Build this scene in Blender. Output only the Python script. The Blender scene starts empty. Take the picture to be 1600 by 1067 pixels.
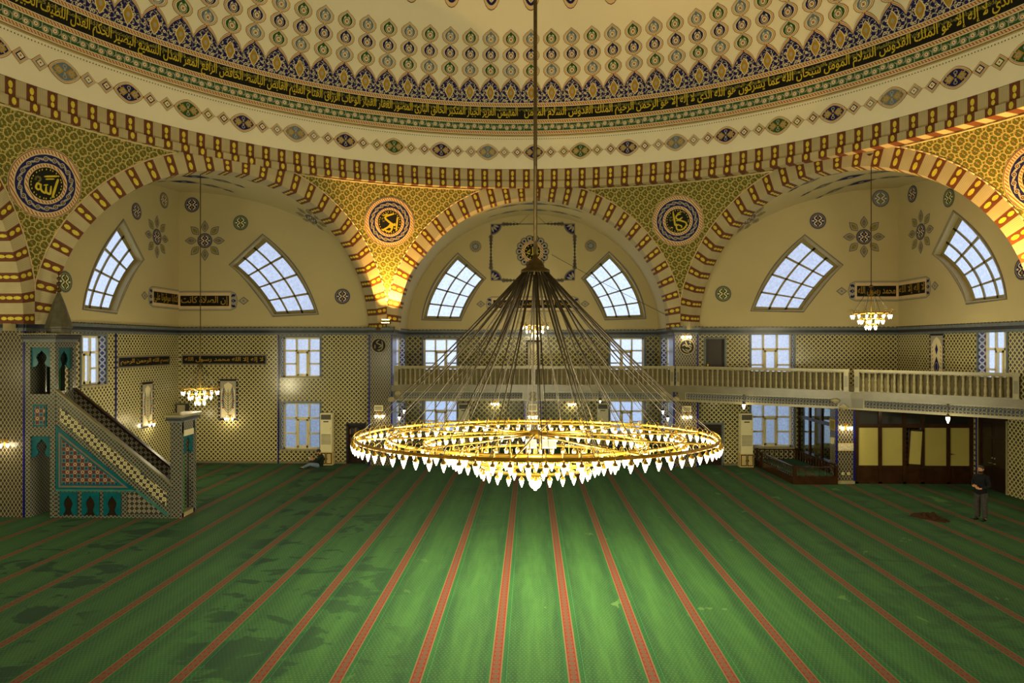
import bpy, bmesh, math, random
from math import sin, cos, pi, sqrt, radians as R_, atan2
from mathutils import Vector, Matrix
from mathutils.geometry import tessellate_polygon
random.seed(7)
SC = bpy.context.scene
COL = SC.collection

# ---------------------------------------------------------------- camera (24 mm lens, standing on the rear gallery)
CX, CY, CZ, PSI, FPX, HOR = -.11, -15.35, 5.7, -.027, 1067., 537.
_s, _c = sin(PSI), cos(PSI)
def ray(px, py):
    u = (px-800)/FPX
    return Vector((u*_c+_s, _c-u*_s, (HOR-py)/FPX))
def at_y(px, py, Y):
    r = ray(px, py); t = (Y-CY)/r.y
    return Vector((CX, CY, CZ))+r*t
def at_x(px, py, X):
    r = ray(px, py); t = (X-CX)/r.x
    return Vector((CX, CY, CZ))+r*t
cam = bpy.data.cameras.new('camera'); cam.lens = 24.0; cam.sensor_width = 36.0; cam.clip_end = 300
cam.shift_y = (HOR-533.5)/1600.
co = bpy.data.objects.new('camera', cam); co.location = (CX, CY, CZ); co.rotation_euler = (pi/2, 0, -PSI)
COL.objects.link(co); SC.camera = co

# ---------------------------------------------------------------- scene tree helpers
def setp(o, label=None, cat=None, group=None, kind=None):
    if label: o['label'] = label
    if cat: o['category'] = cat
    if group: o['group'] = group
    if kind: o['kind'] = kind
    return o
def thing(name, label, cat, loc=(0, 0, 0), rz=0, group=None):
    o = bpy.data.objects.new(name, None); o.location = loc; o.rotation_euler = (0, 0, rz)
    o.empty_display_size = .1
    COL.objects.link(o)
    return setp(o, label, cat, group)
def world_loc(o):
    v = Vector(o.location); p = o.parent
    while p is not None:
        v = v + Vector(p.location); p = p.parent
    return v
def kids(o): return [c for c in bpy.data.objects if c.parent == o]
def dup(o, loc, label=None, rz=None, group=None, parent=None):
    m = {}
    def cp(x, par):
        c = x.copy(); COL.objects.link(c); c.parent = par
        for ch in list(x.children): cp(ch, c)
        return c
    r = cp(o, parent); r.location = loc
    if rz is not None: r.rotation_euler = (0, 0, rz)
    if label: r['label'] = label
    if group: r['group'] = group
    return r

class MB:
    """collects polygons (with material and uv) and links them as one mesh object"""
    def __init__(s): s.v = []; s.f = []; s.m = []; s.uv = []; s.mats = []; s.sm = []
    def mi(s, m):
        if m not in s.mats: s.mats.append(m)
        return s.mats.index(m)
    def poly(s, pts, m, uv=None, smooth=False):
        b = len(s.v); s.v += [tuple(p) for p in pts]
        s.f.append(tuple(range(b, b+len(pts)))); s.m.append(s.mi(m)); s.sm.append(smooth)
        s.uv.append(uv if uv else [(0, 0)]*len(pts))
    def faces(s, verts, fcs, m, uvs=None, smooth=False):
        b = len(s.v); s.v += [tuple(p) for p in verts]; k = s.mi(m)
        for f in fcs:
            s.f.append(tuple(b+i for i in f)); s.m.append(k); s.sm.append(smooth)
            s.uv.append([uvs[i] for i in f] if uvs else [(0, 0)]*len(f))
    def box(s, lo, hi, m, rz=0, c=None):
        x0, y0, z0 = lo; x1, y1, z1 = hi
        P = [Vector(p) for p in ((x0,y0,z0),(x1,y0,z0),(x1,y1,z0),(x0,y1,z0),(x0,y0,z1),(x1,y0,z1),(x1,y1,z1),(x0,y1,z1))]
        if rz:
            c = Vector(c) if c else Vector(((x0+x1)/2, (y0+y1)/2, 0)); M = Matrix.Rotation(rz, 3, 'Z')
            P = [M@(p-c)+c for p in P]
        fs = [(0,3,2,1),(4,5,6,7),(0,1,5,4),(1,2,6,5),(2,3,7,6),(3,0,4,7)]
        ax = [(0,1),(0,1),(0,2),(1,2),(0,2),(1,2)]
        for f, a in zip(fs, ax):
            s.poly([P[i] for i in f], m, [(P[i][a[0]], P[i][a[1]]) for i in f])
    def grid(s, fn, us, vs, m, uvf=None, smooth=True, flip=False):
        nu, nv = len(us), len(vs)
        V = [fn(u, v) for u in us for v in vs]
        U = [(uvf(u, v) if uvf else (u, v)) for u in us for v in vs]
        F = []
        for i in range(nu-1):
            for j in range(nv-1):
                q = (i*nv+j, (i+1)*nv+j, (i+1)*nv+j+1, i*nv+j+1)
                F.append(q[::-1] if flip else q)
        s.faces(V, F, m, U, smooth)
    def tube(s, pts, r, m, n=6, closed=False, smooth=True):
        pts = [Vector(p) for p in pts]; N = len(pts); V = []; F = []
        rr = r if isinstance(r, (list, tuple)) else [r]*N
        up0 = None
        for i, p in enumerate(pts):
            a = pts[(i-1) % N] if (closed or i > 0) else p
            b = pts[(i+1) % N] if (closed or i < N-1) else p
            d = (b-a).normalized()
            ref = Vector((0, 0, 1)) if abs(d.z) < .95 else Vector((1, 0, 0))
            if up0 is not None: ref = up0
            x = ref - d*ref.dot(d)
            if x.length < 1e-5: x = d.orthogonal()
            x.normalize(); up0 = x; y = d.cross(x)
            for k in range(n):
                t = 2*pi*k/n; V.append(p+(x*cos(t)+y*sin(t))*rr[i])
        for i in range(N if closed else N-1):
            for k in range(n):
                a = i*n+k; b = i*n+(k+1) % n; j = ((i+1) % N)*n
                F.append((a, b, j+(k+1) % n, j+k))
        if not closed:
            F.append(tuple(range(n-1, -1, -1))); F.append(tuple((N-1)*n+k for k in range(n)))
        s.faces(V, F, m, None, smooth)
    def lathe(s, prof, m, c=(0, 0, 0), n=12, smooth=True):
        c = Vector(c); V = []; F = []
        for r, z in prof:
            for k in range(n):
                t = 2*pi*k/n; V.append(c+Vector((r*cos(t), r*sin(t), z)))
        for i in range(len(prof)-1):
            for k in range(n):
                F.append((i*n+k, i*n+(k+1) % n, (i+1)*n+(k+1) % n, (i+1)*n+k))
        if prof[0][0] > 1e-4: F.append(tuple(range(n-1, -1, -1)))
        if prof[-1][0] > 1e-4: F.append(tuple((len(prof)-1)*n+k for k in range(n)))
        s.faces(V, F, m, None, smooth)
    def flat(s, loops, fn, m, uvf=None):
        """fill a 2-d outline with holes; fn maps (u,v) to space"""
        L = [[Vector((p[0], p[1], 0)) for p in lp] for lp in loops]
        T = tessellate_polygon(L); A = [p for lp in L for p in lp]
        s.faces([fn(p.x, p.y) for p in A], T, m, [(uvf(p.x, p.y) if uvf else (p.x, p.y)) for p in A])
    def prism(s, outline, fn, d0, d1, m, uvscale=1):
        """extrude a 2-d outline; fn(u,v,d)"""
        n = len(outline)
        for d, fl in ((d0, False), (d1, True)):
            L = [[Vector((p[0], p[1], 0)) for p in outline]]
            T = tessellate_polygon(L)
            s.faces([fn(p[0], p[1], d) for p in outline], T, m, [(p[0], p[1]) for p in outline])
        for i in range(n):
            a = outline[i]; b = outline[(i+1) % n]
            s.poly([fn(a[0], a[1], d0), fn(b[0], b[1], d0), fn(b[0], b[1], d1), fn(a[0], a[1], d1)], m,
                   [(a[0]+a[1], d0), (b[0]+b[1], d0), (b[0]+b[1], d1), (a[0]+a[1], d1)])
    def build(s, name, parent=None, fix=False, kind=None, local=False):
        me = bpy.data.meshes.new(name)
        off = Vector((0, 0, 0)) if (parent is None or local) else world_loc(parent)
        me.from_pydata([(x-off.x, y-off.y, z-off.z) for x, y, z in s.v], [], s.f)
        for m in s.mats: me.materials.append(m)
        me.polygons.foreach_set('material_index', s.m)
        me.polygons.foreach_set('use_smooth', s.sm)
        ul = me.uv_layers.new(name='UVMap')
        ul.data.foreach_set('uv', [c for f in s.uv for p in f for c in p])
        if fix:
            bm = bmesh.new(); bm.from_mesh(me); bmesh.ops.remove_doubles(bm, verts=bm.verts, dist=1e-4)
            bmesh.ops.recalc_face_normals(bm, faces=bm.faces); bm.to_mesh(me); bm.free()
        me.update()
        o = bpy.data.objects.new(name, me); COL.objects.link(o)
        if parent is not None: o.parent = parent
        if kind: o['kind'] = kind
        return o

def lin(n, a, b): return [a+(b-a)*i/(n-1) for i in range(n)]
def crom(P, n=6, closed=False):
    """smooth curve through points"""
    P = [Vector(p) for p in P]; N = len(P); out = []
    for i in range(N if closed else N-1):
        p0 = P[(i-1) % N] if (closed or i > 0) else P[i]; p1 = P[i]; p2 = P[(i+1) % N]
        p3 = P[(i+2) % N] if (closed or i < N-2) else p2
        for k in range(n):
            t = k/n
            out.append(.5*((2*p1)+(p2-p0)*t+(2*p0-5*p1+4*p2-p3)*t*t+(3*p1-p0-3*p2+p3)*t**3))
    if not closed: out.append(P[-1])
    return out

# ---------------------------------------------------------------- node helpers
def srgb(r, g, b):
    f = lambda x: ((x/255+.055)/1.055)**2.4 if x > 10 else x/255/12.92
    return (f(r), f(g), f(b), 1)
class E:
    """a value in a node tree, with arithmetic"""
    def __init__(s, nt, x): s.nt = nt; s.x = x
    def op(s, o, *a):
        n = s.nt.nodes.new('ShaderNodeMath'); n.operation = o
        for i, q in enumerate((s,)+a):
            q = q.x if isinstance(q, E) else q
            if isinstance(q, (int, float)): n.inputs[i].default_value = q
            else: s.nt.links.new(q, n.inputs[i])
        return E(s.nt, n.outputs[0])
    def __add__(s, o): return s.op('ADD', o)
    def __radd__(s, o): return s.op('ADD', o)
    def __sub__(s, o): return s.op('SUBTRACT', o)
    def __rsub__(s, o): return E(s.nt, o).op('SUBTRACT', s)
    def __mul__(s, o): return s.op('MULTIPLY', o)
    def __rmul__(s, o): return s.op('MULTIPLY', o)
    def __truediv__(s, o): return s.op('DIVIDE', o)
    def sin(s): return s.op('SINE')
    def abs(s): return s.op('ABSOLUTE')
    def fr(s): return s.op('FRACT')
    def fl(s): return s.op('FLOOR')
    def lt(s, o): return s.op('LESS_THAN', o)
    def gt(s, o): return s.op('GREATER_THAN', o)
    def min(s, o): return s.op('MINIMUM', o)
    def max(s, o): return s.op('MAXIMUM', o)
    def sq(s): return s.op('SQRT')
    def pw(s, o): return s.op('POWER', o)
    def tri(s): return (s.fr()-.5).abs()          # 0 at the middle of each period, .5 at its edges
    def ss(s, a, b):
        n = s.nt.nodes.new('ShaderNodeMapRange'); n.interpolation_type = 'SMOOTHSTEP'
        s.nt.links.new(s.x, n.inputs[0]); n.inputs[1].default_value = a; n.inputs[2].default_value = b
        return E(s.nt, n.outputs[0])
class M:
    def __init__(s, name, rough=.6, metal=0, spec=.5):
        s.m = bpy.data.materials.new(name); s.m.use_nodes = True; s.nt = s.m.node_tree
        s.b = s.nt.nodes['Principled BSDF']; s.b.inputs['Roughness'].default_value = rough
        s.b.inputs['Metallic'].default_value = metal; s.b.inputs['Specular IOR Level'].default_value = spec
        s.tc = None
    def uv(s):
        n = s.nt.nodes.new('ShaderNodeUVMap'); n.uv_map = 'UVMap'
        x = s.nt.nodes.new('ShaderNodeSeparateXYZ'); s.nt.links.new(n.outputs[0], x.inputs[0]); s.vec = n.outputs[0]
        return E(s.nt, x.outputs[0]), E(s.nt, x.outputs[1])
    def obj(s):
        n = s.nt.nodes.new('ShaderNodeTexCoord'); x = s.nt.nodes.new('ShaderNodeSeparateXYZ')
        s.nt.links.new(n.outputs['Object'], x.inputs[0]); s.vec = n.outputs['Object']
        return [E(s.nt, x.outputs[i]) for i in range(3)]
    def noise(s, scale, detail=3, rough=.5, vec=None, sc=None, dist=0):
        n = s.nt.nodes.new('ShaderNodeTexNoise'); n.inputs['Scale'].default_value = scale
        n.inputs['Detail'].default_value = detail; n.inputs['Roughness'].default_value = rough
        n.inputs['Distortion'].default_value = dist
        v = vec or getattr(s, 'vec', None)
        if v is None: s.obj(); v = s.vec
        if sc:
            mp = s.nt.nodes.new('ShaderNodeMapping'); mp.inputs['Scale'].default_value = sc
            s.nt.links.new(v, mp.inputs[0]); v = mp.outputs[0]
        s.nt.links.new(v, n.inputs['Vector'])
        return E(s.nt, n.outputs['Fac'])
    def mix(s, f, a, b):
        n = s.nt.nodes.new('ShaderNodeMix'); n.data_type = 'RGBA'
        if isinstance(f, E): s.nt.links.new(f.x, n.inputs[0])
        else: n.inputs[0].default_value = f
        for q, i in ((a, 6), (b, 7)):
            if isinstance(q, tuple): n.inputs[i].default_value = q if len(q) == 4 else (*q, 1)
            else: s.nt.links.new(q, n.inputs[i])
        return n.outputs[2]
    def col(s, c):
        if isinstance(c, tuple): s.b.inputs['Base Color'].default_value = c
        else: s.nt.links.new(c, s.b.inputs['Base Color'])
        return s.m
    def bump(s, h, strength=.3, dist=.02):
        n = s.nt.nodes.new('ShaderNodeBump'); n.inputs['Strength'].default_value = strength; n.inputs['Distance'].default_value = dist
        s.nt.links.new(h.x, n.inputs['Height']); s.nt.links.new(n.outputs[0], s.b.inputs['Normal'])
def plain(name, c, rough=.6, metal=0, var=.12, scale=6, spec=.5):
    """one colour with a little wear in it"""
    m = M(name, rough, metal, spec)
    n = m.noise(scale, 4).ss(.3, .7)
    d = tuple(x*(1-var) for x in c[:3])+(1,)
    return m.col(m.mix(n, d, c))
def emit(name, c, st):
    m = M(name, .3); m.col((.9, .85, .7, 1)); m.b.inputs['Emission Color'].default_value = c
    m.b.inputs['Emission Strength'].default_value = st
    return m.m
# ---------------------------------------------------------------- materials
CREAM = srgb(226, 214, 180)
def m_plaster(name, c, var=.06):
    m = M(name, .85, 0, .2); n = m.noise(.35, 5, .6).ss(.35, .7); n2 = m.noise(3, 3).ss(.3, .8)
    d = tuple(x*(1-var) for x in c[:3])+(1,); d2 = tuple(x*(1-var*.6) for x in c[:3])+(1,)
    return m.col(m.mix(n*.7, m.mix(n2*.5, c, d2), d))
WALLP = m_plaster('wall_plaster', srgb(196, 182, 138))
DOMEP = m_plaster('dome_plaster', srgb(236, 228, 204), .04)
P_ = {}
for k, c in dict(navy=(20, 22, 88), blue=(104, 122, 140), green=(44, 86, 46), gold=(176, 140, 44), tan=(220, 194, 150),
                 red=(150, 58, 34), brown=(96, 52, 30), cream=(232, 220, 184), dark=(34, 28, 30), black=(14, 14, 12),
                 yellow=(206, 184, 48), grey=(120, 112, 100), olive=(132, 128, 60), teal=(18, 112, 108), pale=(168, 160, 140)).items():
    P_[k] = plain('paint_'+k, srgb(*c), .7, 0, .08, 3, .25)
def m_rope():
    m = M('rope_border', .75); u, v = m.uv()
    d = ((u*9.0+v*7.0).tri()).ss(.16, .24)
    e = (v*1.0).ss(0, 1)
    return m.col(m.mix(d, srgb(150, 70, 50), srgb(216, 190, 140)))
ROPE = m_rope()
def m_arab(name, bg, fg, k, w=.3, acc=None):
    """interlacing scrolls drawn with two phase-shifted sine lattices"""
    m = M(name, .75, 0, .25); u, v = m.uv(); a = u*k; b = v*k
    s1 = (a+(b*.9).sin()*1.7+(b*2.1+.6).sin()*.5).sin().abs()
    s2 = (b*1.1+(a*1.0+1.1).sin()*1.7+(a*2.0).sin()*.5).sin().abs()
    brk = ((a*.5).sin()*(b*.5+.7).sin()).abs()
    ln = s1.ss(w, w*.55).max(s2.ss(w, w*.55)*brk.ss(.05, .2))
    dots = ((a/pi).tri()*(a/pi).tri()+(b/pi).tri()*(b/pi).tri()).ss(.02, .008)
    c = m.mix(ln, bg, fg)
    c = m.mix(dots, c, acc or fg)
    return m.col(c)
def m_pend():
    """arabesque of interlaced broken rings with curled leaves on olive green"""
    m = M('pendentive_arabesque', .75, 0, .25); u, v = m.uv()
    w1 = m.noise(2.6, 2, .5)-.5; w2 = m.noise(3.1, 2, .5, sc=(1, 1, 1.7), dist=.4)-.5
    p = .40; a = u/p+w1*.35; b = v/p+w2*.35
    def ring(a, b, r, w): return ((a.tri()*a.tri()+b.tri()*b.tri()).sq()-r).abs().ss(w, w*.5)
    gate = ((a*2.0+b).tri()-.25).ss(-.14, -.06).max((b*3.0-a).tri().ss(.12, .2))
    ln = ring(a, b, .36, .05).max(ring(a+.5, b+.5, .36, .05))*gate
    ln = ln.max(ring(a*2.0+.25, b*2.0+.25, .24, .07)*(1-gate)*.8)
    ln = ln.max(((a+b).tri()-.46).abs().ss(.035, .015)*((a-b)*2.0).tri().ss(.1, .2))
    bg = m.mix(m.noise(9, 3).ss(.35, .65), srgb(84, 94, 32), srgb(100, 94, 34))
    c = m.mix(ln*.85, bg, srgb(206, 182, 112))
    dot = (a.tri()*a.tri()+b.tri()*b.tri()).sq().ss(.09, .05).max((((a*2.0).tri()*(a*2.0).tri()+(b*2.0+.5).tri()*(b*2.0+.5).tri()).sq()).ss(.12, .07))
    return m.col(m.mix(dot*.8, c, srgb(160, 92, 34)))
PEND = m_pend()
NAVYA = m_arab('navy_arabesque', srgb(18, 20, 92), srgb(216, 206, 164), 15, .2)
BLUEA = m_arab('blue_arabesque', srgb(72, 84, 104), srgb(176, 168, 128), 26, .34, srgb(166, 130, 44))
def m_stripe_cream():
    m = M('striped_arch_cream', .8); u, v = m.uv()
    g = (u*18.0).tri().ss(.06, .12)
    n = m.noise(1.5, 3).ss(.3, .7)
    return m.col(m.mix(g, srgb(150, 138, 108), m.mix(n, srgb(178, 164, 126), srgb(190, 176, 138))))
SCREAM = m_stripe_cream()
SRED = plain('striped_arch_red', srgb(106, 54, 22), .75, 0, .15, 5)
SBEAD = plain('striped_arch_bead', srgb(222, 204, 62), .6, 0, .2, 9)
def m_tile(name='wall_tile', p=.215, cream=(206, 194, 134), dark=(36, 34, 48), gloss=.22):
    m = M(name, gloss, 0, .5); u, v = m.uv(); a = u/p; b = v/p
    d = a.tri()+b.tri()
    a2 = (u/(p*2)).tri()+(v/(p*2)).tri()
    core = d.ss(.37, .31)
    corner = d.ss(.62, .69)
    ring = ((d-.5).abs()).ss(.03, .015)
    big = a2.ss(.13, .10)
    dk = core.max(corner).max(big)
    c = m.mix(dk, srgb(*cream), srgb(*dark))
    c = m.mix(ring*.55, c, srgb(70, 84, 60))
    eye = d.ss(.09, .05)
    c = m.mix(eye*.7, c, srgb(150, 132, 70))
    n = m.noise(1.1, 3).ss(.3, .75)
    c = m.mix(n*.25, c, srgb(150, 140, 96))
    m.bump(((u/p).tri().max((v/p).tri())).ss(.485, .5)*-1, .15, .004)
    return m.col(c)
TILE = m_tile()
TILEB = m_tile('jamb_tile', .26, (214, 214, 220), (28, 36, 110))
TILEC = m_tile('recess_tile', .30, (176, 166, 108), (34, 34, 40))
def m_lozenge():
    m = M('pier_tile', .22); u, v = m.uv(); a = u/.125; b = v/.20
    d = (a.tri()+b.tri()-.5).abs()
    ln = d.ss(.12, .06)
    ctr = (a.tri()+b.tri()).ss(.14, .1)
    c = m.mix(ln, srgb(50, 46, 50), srgb(156, 146, 110)); c = m.mix(ctr, c, srgb(96, 88, 72))
    return m.col(c)
TILEP = m_lozenge()
def m_minbar():
    m = M('minbar_border_tile', .25); u, v = m.uv(); a = (u+v)*.7071/.19; b = (u-v)*.7071/.19
    d = (a.tri()-.25).abs().min((b.tri()-.25).abs())
    c = m.mix(d.ss(.09, .04), srgb(46, 60, 64), srgb(132, 128, 110))
    e = (a.tri()+b.tri()).ss(.26, .18)
    return m.col(m.mix(e, c, srgb(78, 44, 44)))
MTILE = m_minbar()
def m_lattice():
    m = M('minbar_lattice_tile', .25); u, v = m.uv(); a = (u*.8+v*.6)/.17; b = (v*.8-u*.6)/.17
    r = ((a.tri()*a.tri()+b.tri()*b.tri()).sq()-.33).abs()
    g = a.tri().min(b.tri())
    c = m.mix(r.ss(.11, .06).max(g.ss(.07, .03)), srgb(54, 50, 52), srgb(206, 196, 152))
    return m.col(c)
MLAT = m_lattice()
def m_star():
    m = M('minbar_star_tile', .25); u, v = m.uv(); p = .25; a = u/p; b = v/p
    a2, b2 = a+.5, b+.5
    r1 = (a.tri()*a.tri()+b.tri()*b.tri()).sq(); r2 = (a2.tri()*a2.tri()+b2.tri()*b2.tri()).sq()
    c = m.mix(r1.ss(.30, .27), srgb(82, 46, 46), srgb(18, 100, 116))
    c = m.mix(r1.ss(.13, .1), c, srgb(22, 40, 90))
    c = m.mix((r2-.16).abs().ss(.06, .03), c, srgb(190, 170, 150))
    k = ((a*2).tri()).min((b*2).tri())
    c = m.mix(k.ss(.05, .02)*.7, c, srgb(176, 150, 136))
    return m.col(c)
MSTAR = m_star()
def m_grid():
    m = M('minbar_grid_tile', .25); u, v = m.uv(); p = .16
    k = (u/p).tri().min((v/p).tri()); r = ((u/p).tri()*(u/p).tri()+(v/p).tri()*(v/p).tri()).sq()
    c = m.mix(k.ss(.1, .05), srgb(56, 54, 54), srgb(128, 120, 104)); return m.col(m.mix((r-.3).abs().ss(.07, .04), c, srgb(160, 150, 128)))
MGRID = m_grid()
TEALM = plain('teal_glaze', srgb(8, 92, 106), .2, 0, .2, 5)
GREENGL = plain('light_green_glaze', srgb(60, 120, 112), .25, 0, .15, 5)
BLUETRIM = plain('cobalt_trim', srgb(18, 18, 112), .25, 0, .2, 4)
CORN = plain('cornice_tile', srgb(104, 112, 116), .35, 0, .25, 6)
CORND = plain('cornice_dark', srgb(40, 40, 52), .35, 0, .25, 6)
FRAMEW = plain('window_frame', srgb(226, 214, 170), .4, 0, .05)
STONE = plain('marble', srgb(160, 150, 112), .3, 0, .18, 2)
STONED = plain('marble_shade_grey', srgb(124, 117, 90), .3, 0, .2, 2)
WOOD = plain('dark_wood', srgb(60, 34, 16), .22, 0, .35, 3)
WOODD = plain('very_dark_wood', srgb(40, 24, 14), .3, 0, .3, 3)
BRASS = plain('brass', srgb(238, 198, 70), .22, 1, .12, 6)
BRASSP = plain('gilded_metal', srgb(164, 128, 38), .36, .6, .25, 6)
BRONZE = plain('dark_bronze', srgb(84, 66, 30), .4, .7, .25, 8)
CABLE = plain('twisted_cable', srgb(58, 46, 24), .55, .3, .3, 20)
GLASSY = emit('lit_glass', (1, .80, .46, 1), 14)
GLASSY2 = emit('lit_glass_small', (1, .80, .46, 1), 16)
for _g in (GLASSY, GLASSY2):
    _g.cycles.emission_sampling = 'NONE'
PLASTIC = plain('white_plastic', srgb(230, 220, 176), .4, 0, .04)
GREYPL = plain('grey_plastic', srgb(150, 142, 112), .5, 0, .1)
BLACKPL = plain('black_plastic', srgb(26, 24, 22), .45, 0, .2)
BEECH = plain('light_wood', srgb(206, 182, 120), .45, 0, .15, 4)
GILT = plain('gilt_frame', srgb(200, 160, 40), .35, .5, .2, 8)
PAPER = plain('paper', srgb(222, 212, 176), .8, 0, .05)
def m_text_sheet():
    m = M('printed_sheet', .7); u, v = m.uv()
    ln = ((v*28).tri().ss(.2, .28))*(m.noise(60, 2, .5, sc=(1, .25, 1)).ss(.42, .5))
    return m.col(m.mix(ln, srgb(226, 216, 184), srgb(110, 100, 84)))
SHEET = m_text_sheet()
def m_pane(name, tint, k):
    m = bpy.data.materials.new(name); m.use_nodes = True; nt = m.node_tree
    for n in list(nt.nodes): nt.nodes.remove(n)
    out = nt.nodes.new('ShaderNodeOutputMaterial'); tr = nt.nodes.new('ShaderNodeBsdfTranslucent')
    gl = nt.nodes.new('ShaderNodeBsdfGlossy'); gl.inputs['Roughness'].default_value = .35; gl.inputs['Color'].default_value = (.8, .8, .8, 1)
    mx = nt.nodes.new('ShaderNodeMixShader'); mx.inputs[0].default_value = .06
    tc = nt.nodes.new('ShaderNodeTexCoord'); no = nt.nodes.new('ShaderNodeTexNoise'); no.inputs['Scale'].default_value = 11
    no.inputs['Detail'].default_value = 4; no.inputs['Roughness'].default_value = .75
    nt.links.new(tc.outputs['Object'], no.inputs['Vector'])
    mc = nt.nodes.new('ShaderNodeMix'); mc.data_type = 'RGBA'
    mr = nt.nodes.new('ShaderNodeMapRange'); mr.inputs[1].default_value = .36; mr.inputs[2].default_value = .64
    nt.links.new(no.outputs['Fac'], mr.inputs[0]); nt.links.new(mr.outputs[0], mc.inputs[0])
    mc.inputs[6].default_value = (tint[0]*k, tint[1]*k, tint[2]*k, 1); mc.inputs[7].default_value = (*tint, 1)
    nt.links.new(mc.outputs[2], tr.inputs['Color'])
    nt.links.new(tr.outputs[0], mx.inputs[1]); nt.links.new(gl.outputs[0], mx.inputs[2]); nt.links.new(mx.outputs[0], out.inputs[0])
    return m
PANE = m_pane('frosted_pane', (.95, .95, .95), .76)
PANEL = m_pane('obscure_pane', (.60, .66, .70), .66)
PANES = m_pane('sash_pane', (.52, .58, .62), .7)
def m_office():
    m = bpy.data.materials.new('office_glass'); m.use_nodes = True; nt = m.node_tree
    for n in list(nt.nodes): nt.nodes.remove(n)
    out = nt.nodes.new('ShaderNodeOutputMaterial'); tr = nt.nodes.new('ShaderNodeBsdfTransparent'); tr.inputs[0].default_value = (.82, .86, .82, 1)
    gl = nt.nodes.new('ShaderNodeBsdfGlossy'); gl.inputs['Roughness'].default_value = .04
    mx = nt.nodes.new('ShaderNodeMixShader'); mx.inputs[0].default_value = .10
    nt.links.new(tr.outputs[0], mx.inputs[1]); nt.links.new(gl.outputs[0], mx.inputs[2]); nt.links.new(mx.outputs[0], out.inputs[0])
    return m
OGLASS = m_office()
BLIND = plain('roller_blind', srgb(190, 176, 96), .45, 0, .1, 1)
CURT = plain('curtain_cloth', srgb(120, 100, 50), .85, 0, .3, 4)
def m_carpet():
    m = M('prayer_carpet', .95, 0, .1); u, v = m.uv()
    P = 1.345; t = ((u+.71)/P+.5).fr()-.5; x = t*P            # metres from the nearest border stripe
    ax = x.abs()
    # worn middles of the rows, soft nap patches
    nap = m.noise(.55, 5, .62, sc=(1.0, 1.6, 1), dist=.6)
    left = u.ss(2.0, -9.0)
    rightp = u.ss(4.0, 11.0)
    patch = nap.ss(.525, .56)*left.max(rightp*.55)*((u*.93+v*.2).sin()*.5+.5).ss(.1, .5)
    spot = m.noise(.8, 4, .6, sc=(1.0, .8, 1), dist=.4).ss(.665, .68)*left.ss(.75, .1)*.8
    pile = m.noise(2.2, 4, .7, sc=(2.0, .18, 1)).ss(.35, .7)
    row = ((x-.67).abs().min((x+.67).abs())).ss(.50, .05)
    g = m.mix(pile*.45+row*.5, srgb(22, 54, 28), srgb(48, 86, 38))
    g = m.mix(left*.35+rightp*.25, g, srgb(36, 62, 44))  # cool window light painted in: greyer green towards both sides
    # small dots woven in a diagonal grid
    q = .075; a = (u/q); b = (v/q); ro = (b.fl()*.5).fr()*2
    da = (a+ro*.5).tri(); db = b.tri()
    # (tri is 0 in the middle of each cell)
    dot = (da*da+db*db).sq().ss(.20, .12)
    g = m.mix(dot*.45, g, srgb(100, 88, 48))
    dot2 = (((a+.5+ro*.5).tri()).max((b+.5).tri())).ss(.3, .2)
    g = m.mix(dot2*.25, g, srgb(18, 44, 22))
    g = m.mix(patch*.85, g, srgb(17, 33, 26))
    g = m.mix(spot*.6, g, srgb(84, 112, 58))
    # darker green edging, tan guard lines, red border with linked rings
    g = m.mix(((ax-.13).abs()).ss(.035, .02)*.5, g, srgb(22, 70, 32))
    g = m.mix(((x-.19).abs()).ss(.010, .005)*.35, g, srgb(44, 110, 54))
    gd = (ax-.091).abs().ss(.016, .010)
    redz = ax.lt(.080)
    br = v/.17
    ring = ((((x/.056)*(x/.056)+((br.fr()-.5)*2.4)*((br.fr()-.5)*2.4)).sq()-.85).abs()).ss(.3, .16)
    eye = (((x/.03)*(x/.03)+((br.fr()-.5)*4)*((br.fr()-.5)*4)).sq()).ss(1, .7)
    c = m.mix(ring, srgb(88, 27, 17), srgb(84, 54, 40)); c = m.mix(eye, c, srgb(62, 62, 46))
    c = m.mix((ax-.074).abs().ss(.012, .007), c, srgb(92, 26, 18))
    g = m.mix(gd*.8, g, srgb(98, 76, 50))
    g = m.mix(redz, g, c)
    m.bump(m.noise(90, 2, .6), .35, .01)
    m.b.inputs['Sheen Weight'].default_value = .07; m.b.inputs['Sheen Roughness'].default_value = .45; m.b.inputs['Sheen Tint'].default_value = (.30, .62, .42, 1)
    return m.col(g)
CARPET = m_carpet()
CLOTHB = plain('black_cloth', srgb(20, 20, 26), .9, 0, .3, 20, .2)
CLOTHG = plain('grey_cloth', srgb(66, 64, 62), .9, 0, .3, 20, .2)
CLOTHGR = plain('dark_green_cloth', srgb(28, 40, 30), .9, 0, .3, 20, .2)
JEANS = plain('pale_blue_cloth', srgb(110, 128, 150), .9, 0, .2, 20, .2)
BROWNC = plain('brown_cloth', srgb(58, 38, 24), .95, 0, .4, 8, .1)
SKIN = plain('skin', srgb(196, 142, 104), .55, 0, .1, 12)
HAIR = plain('dark_hair', srgb(34, 24, 20), .6, 0, .3, 30)
LEATHER = plain('dark_leather', srgb(28, 20, 16), .4, 0, .2, 12)
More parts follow.
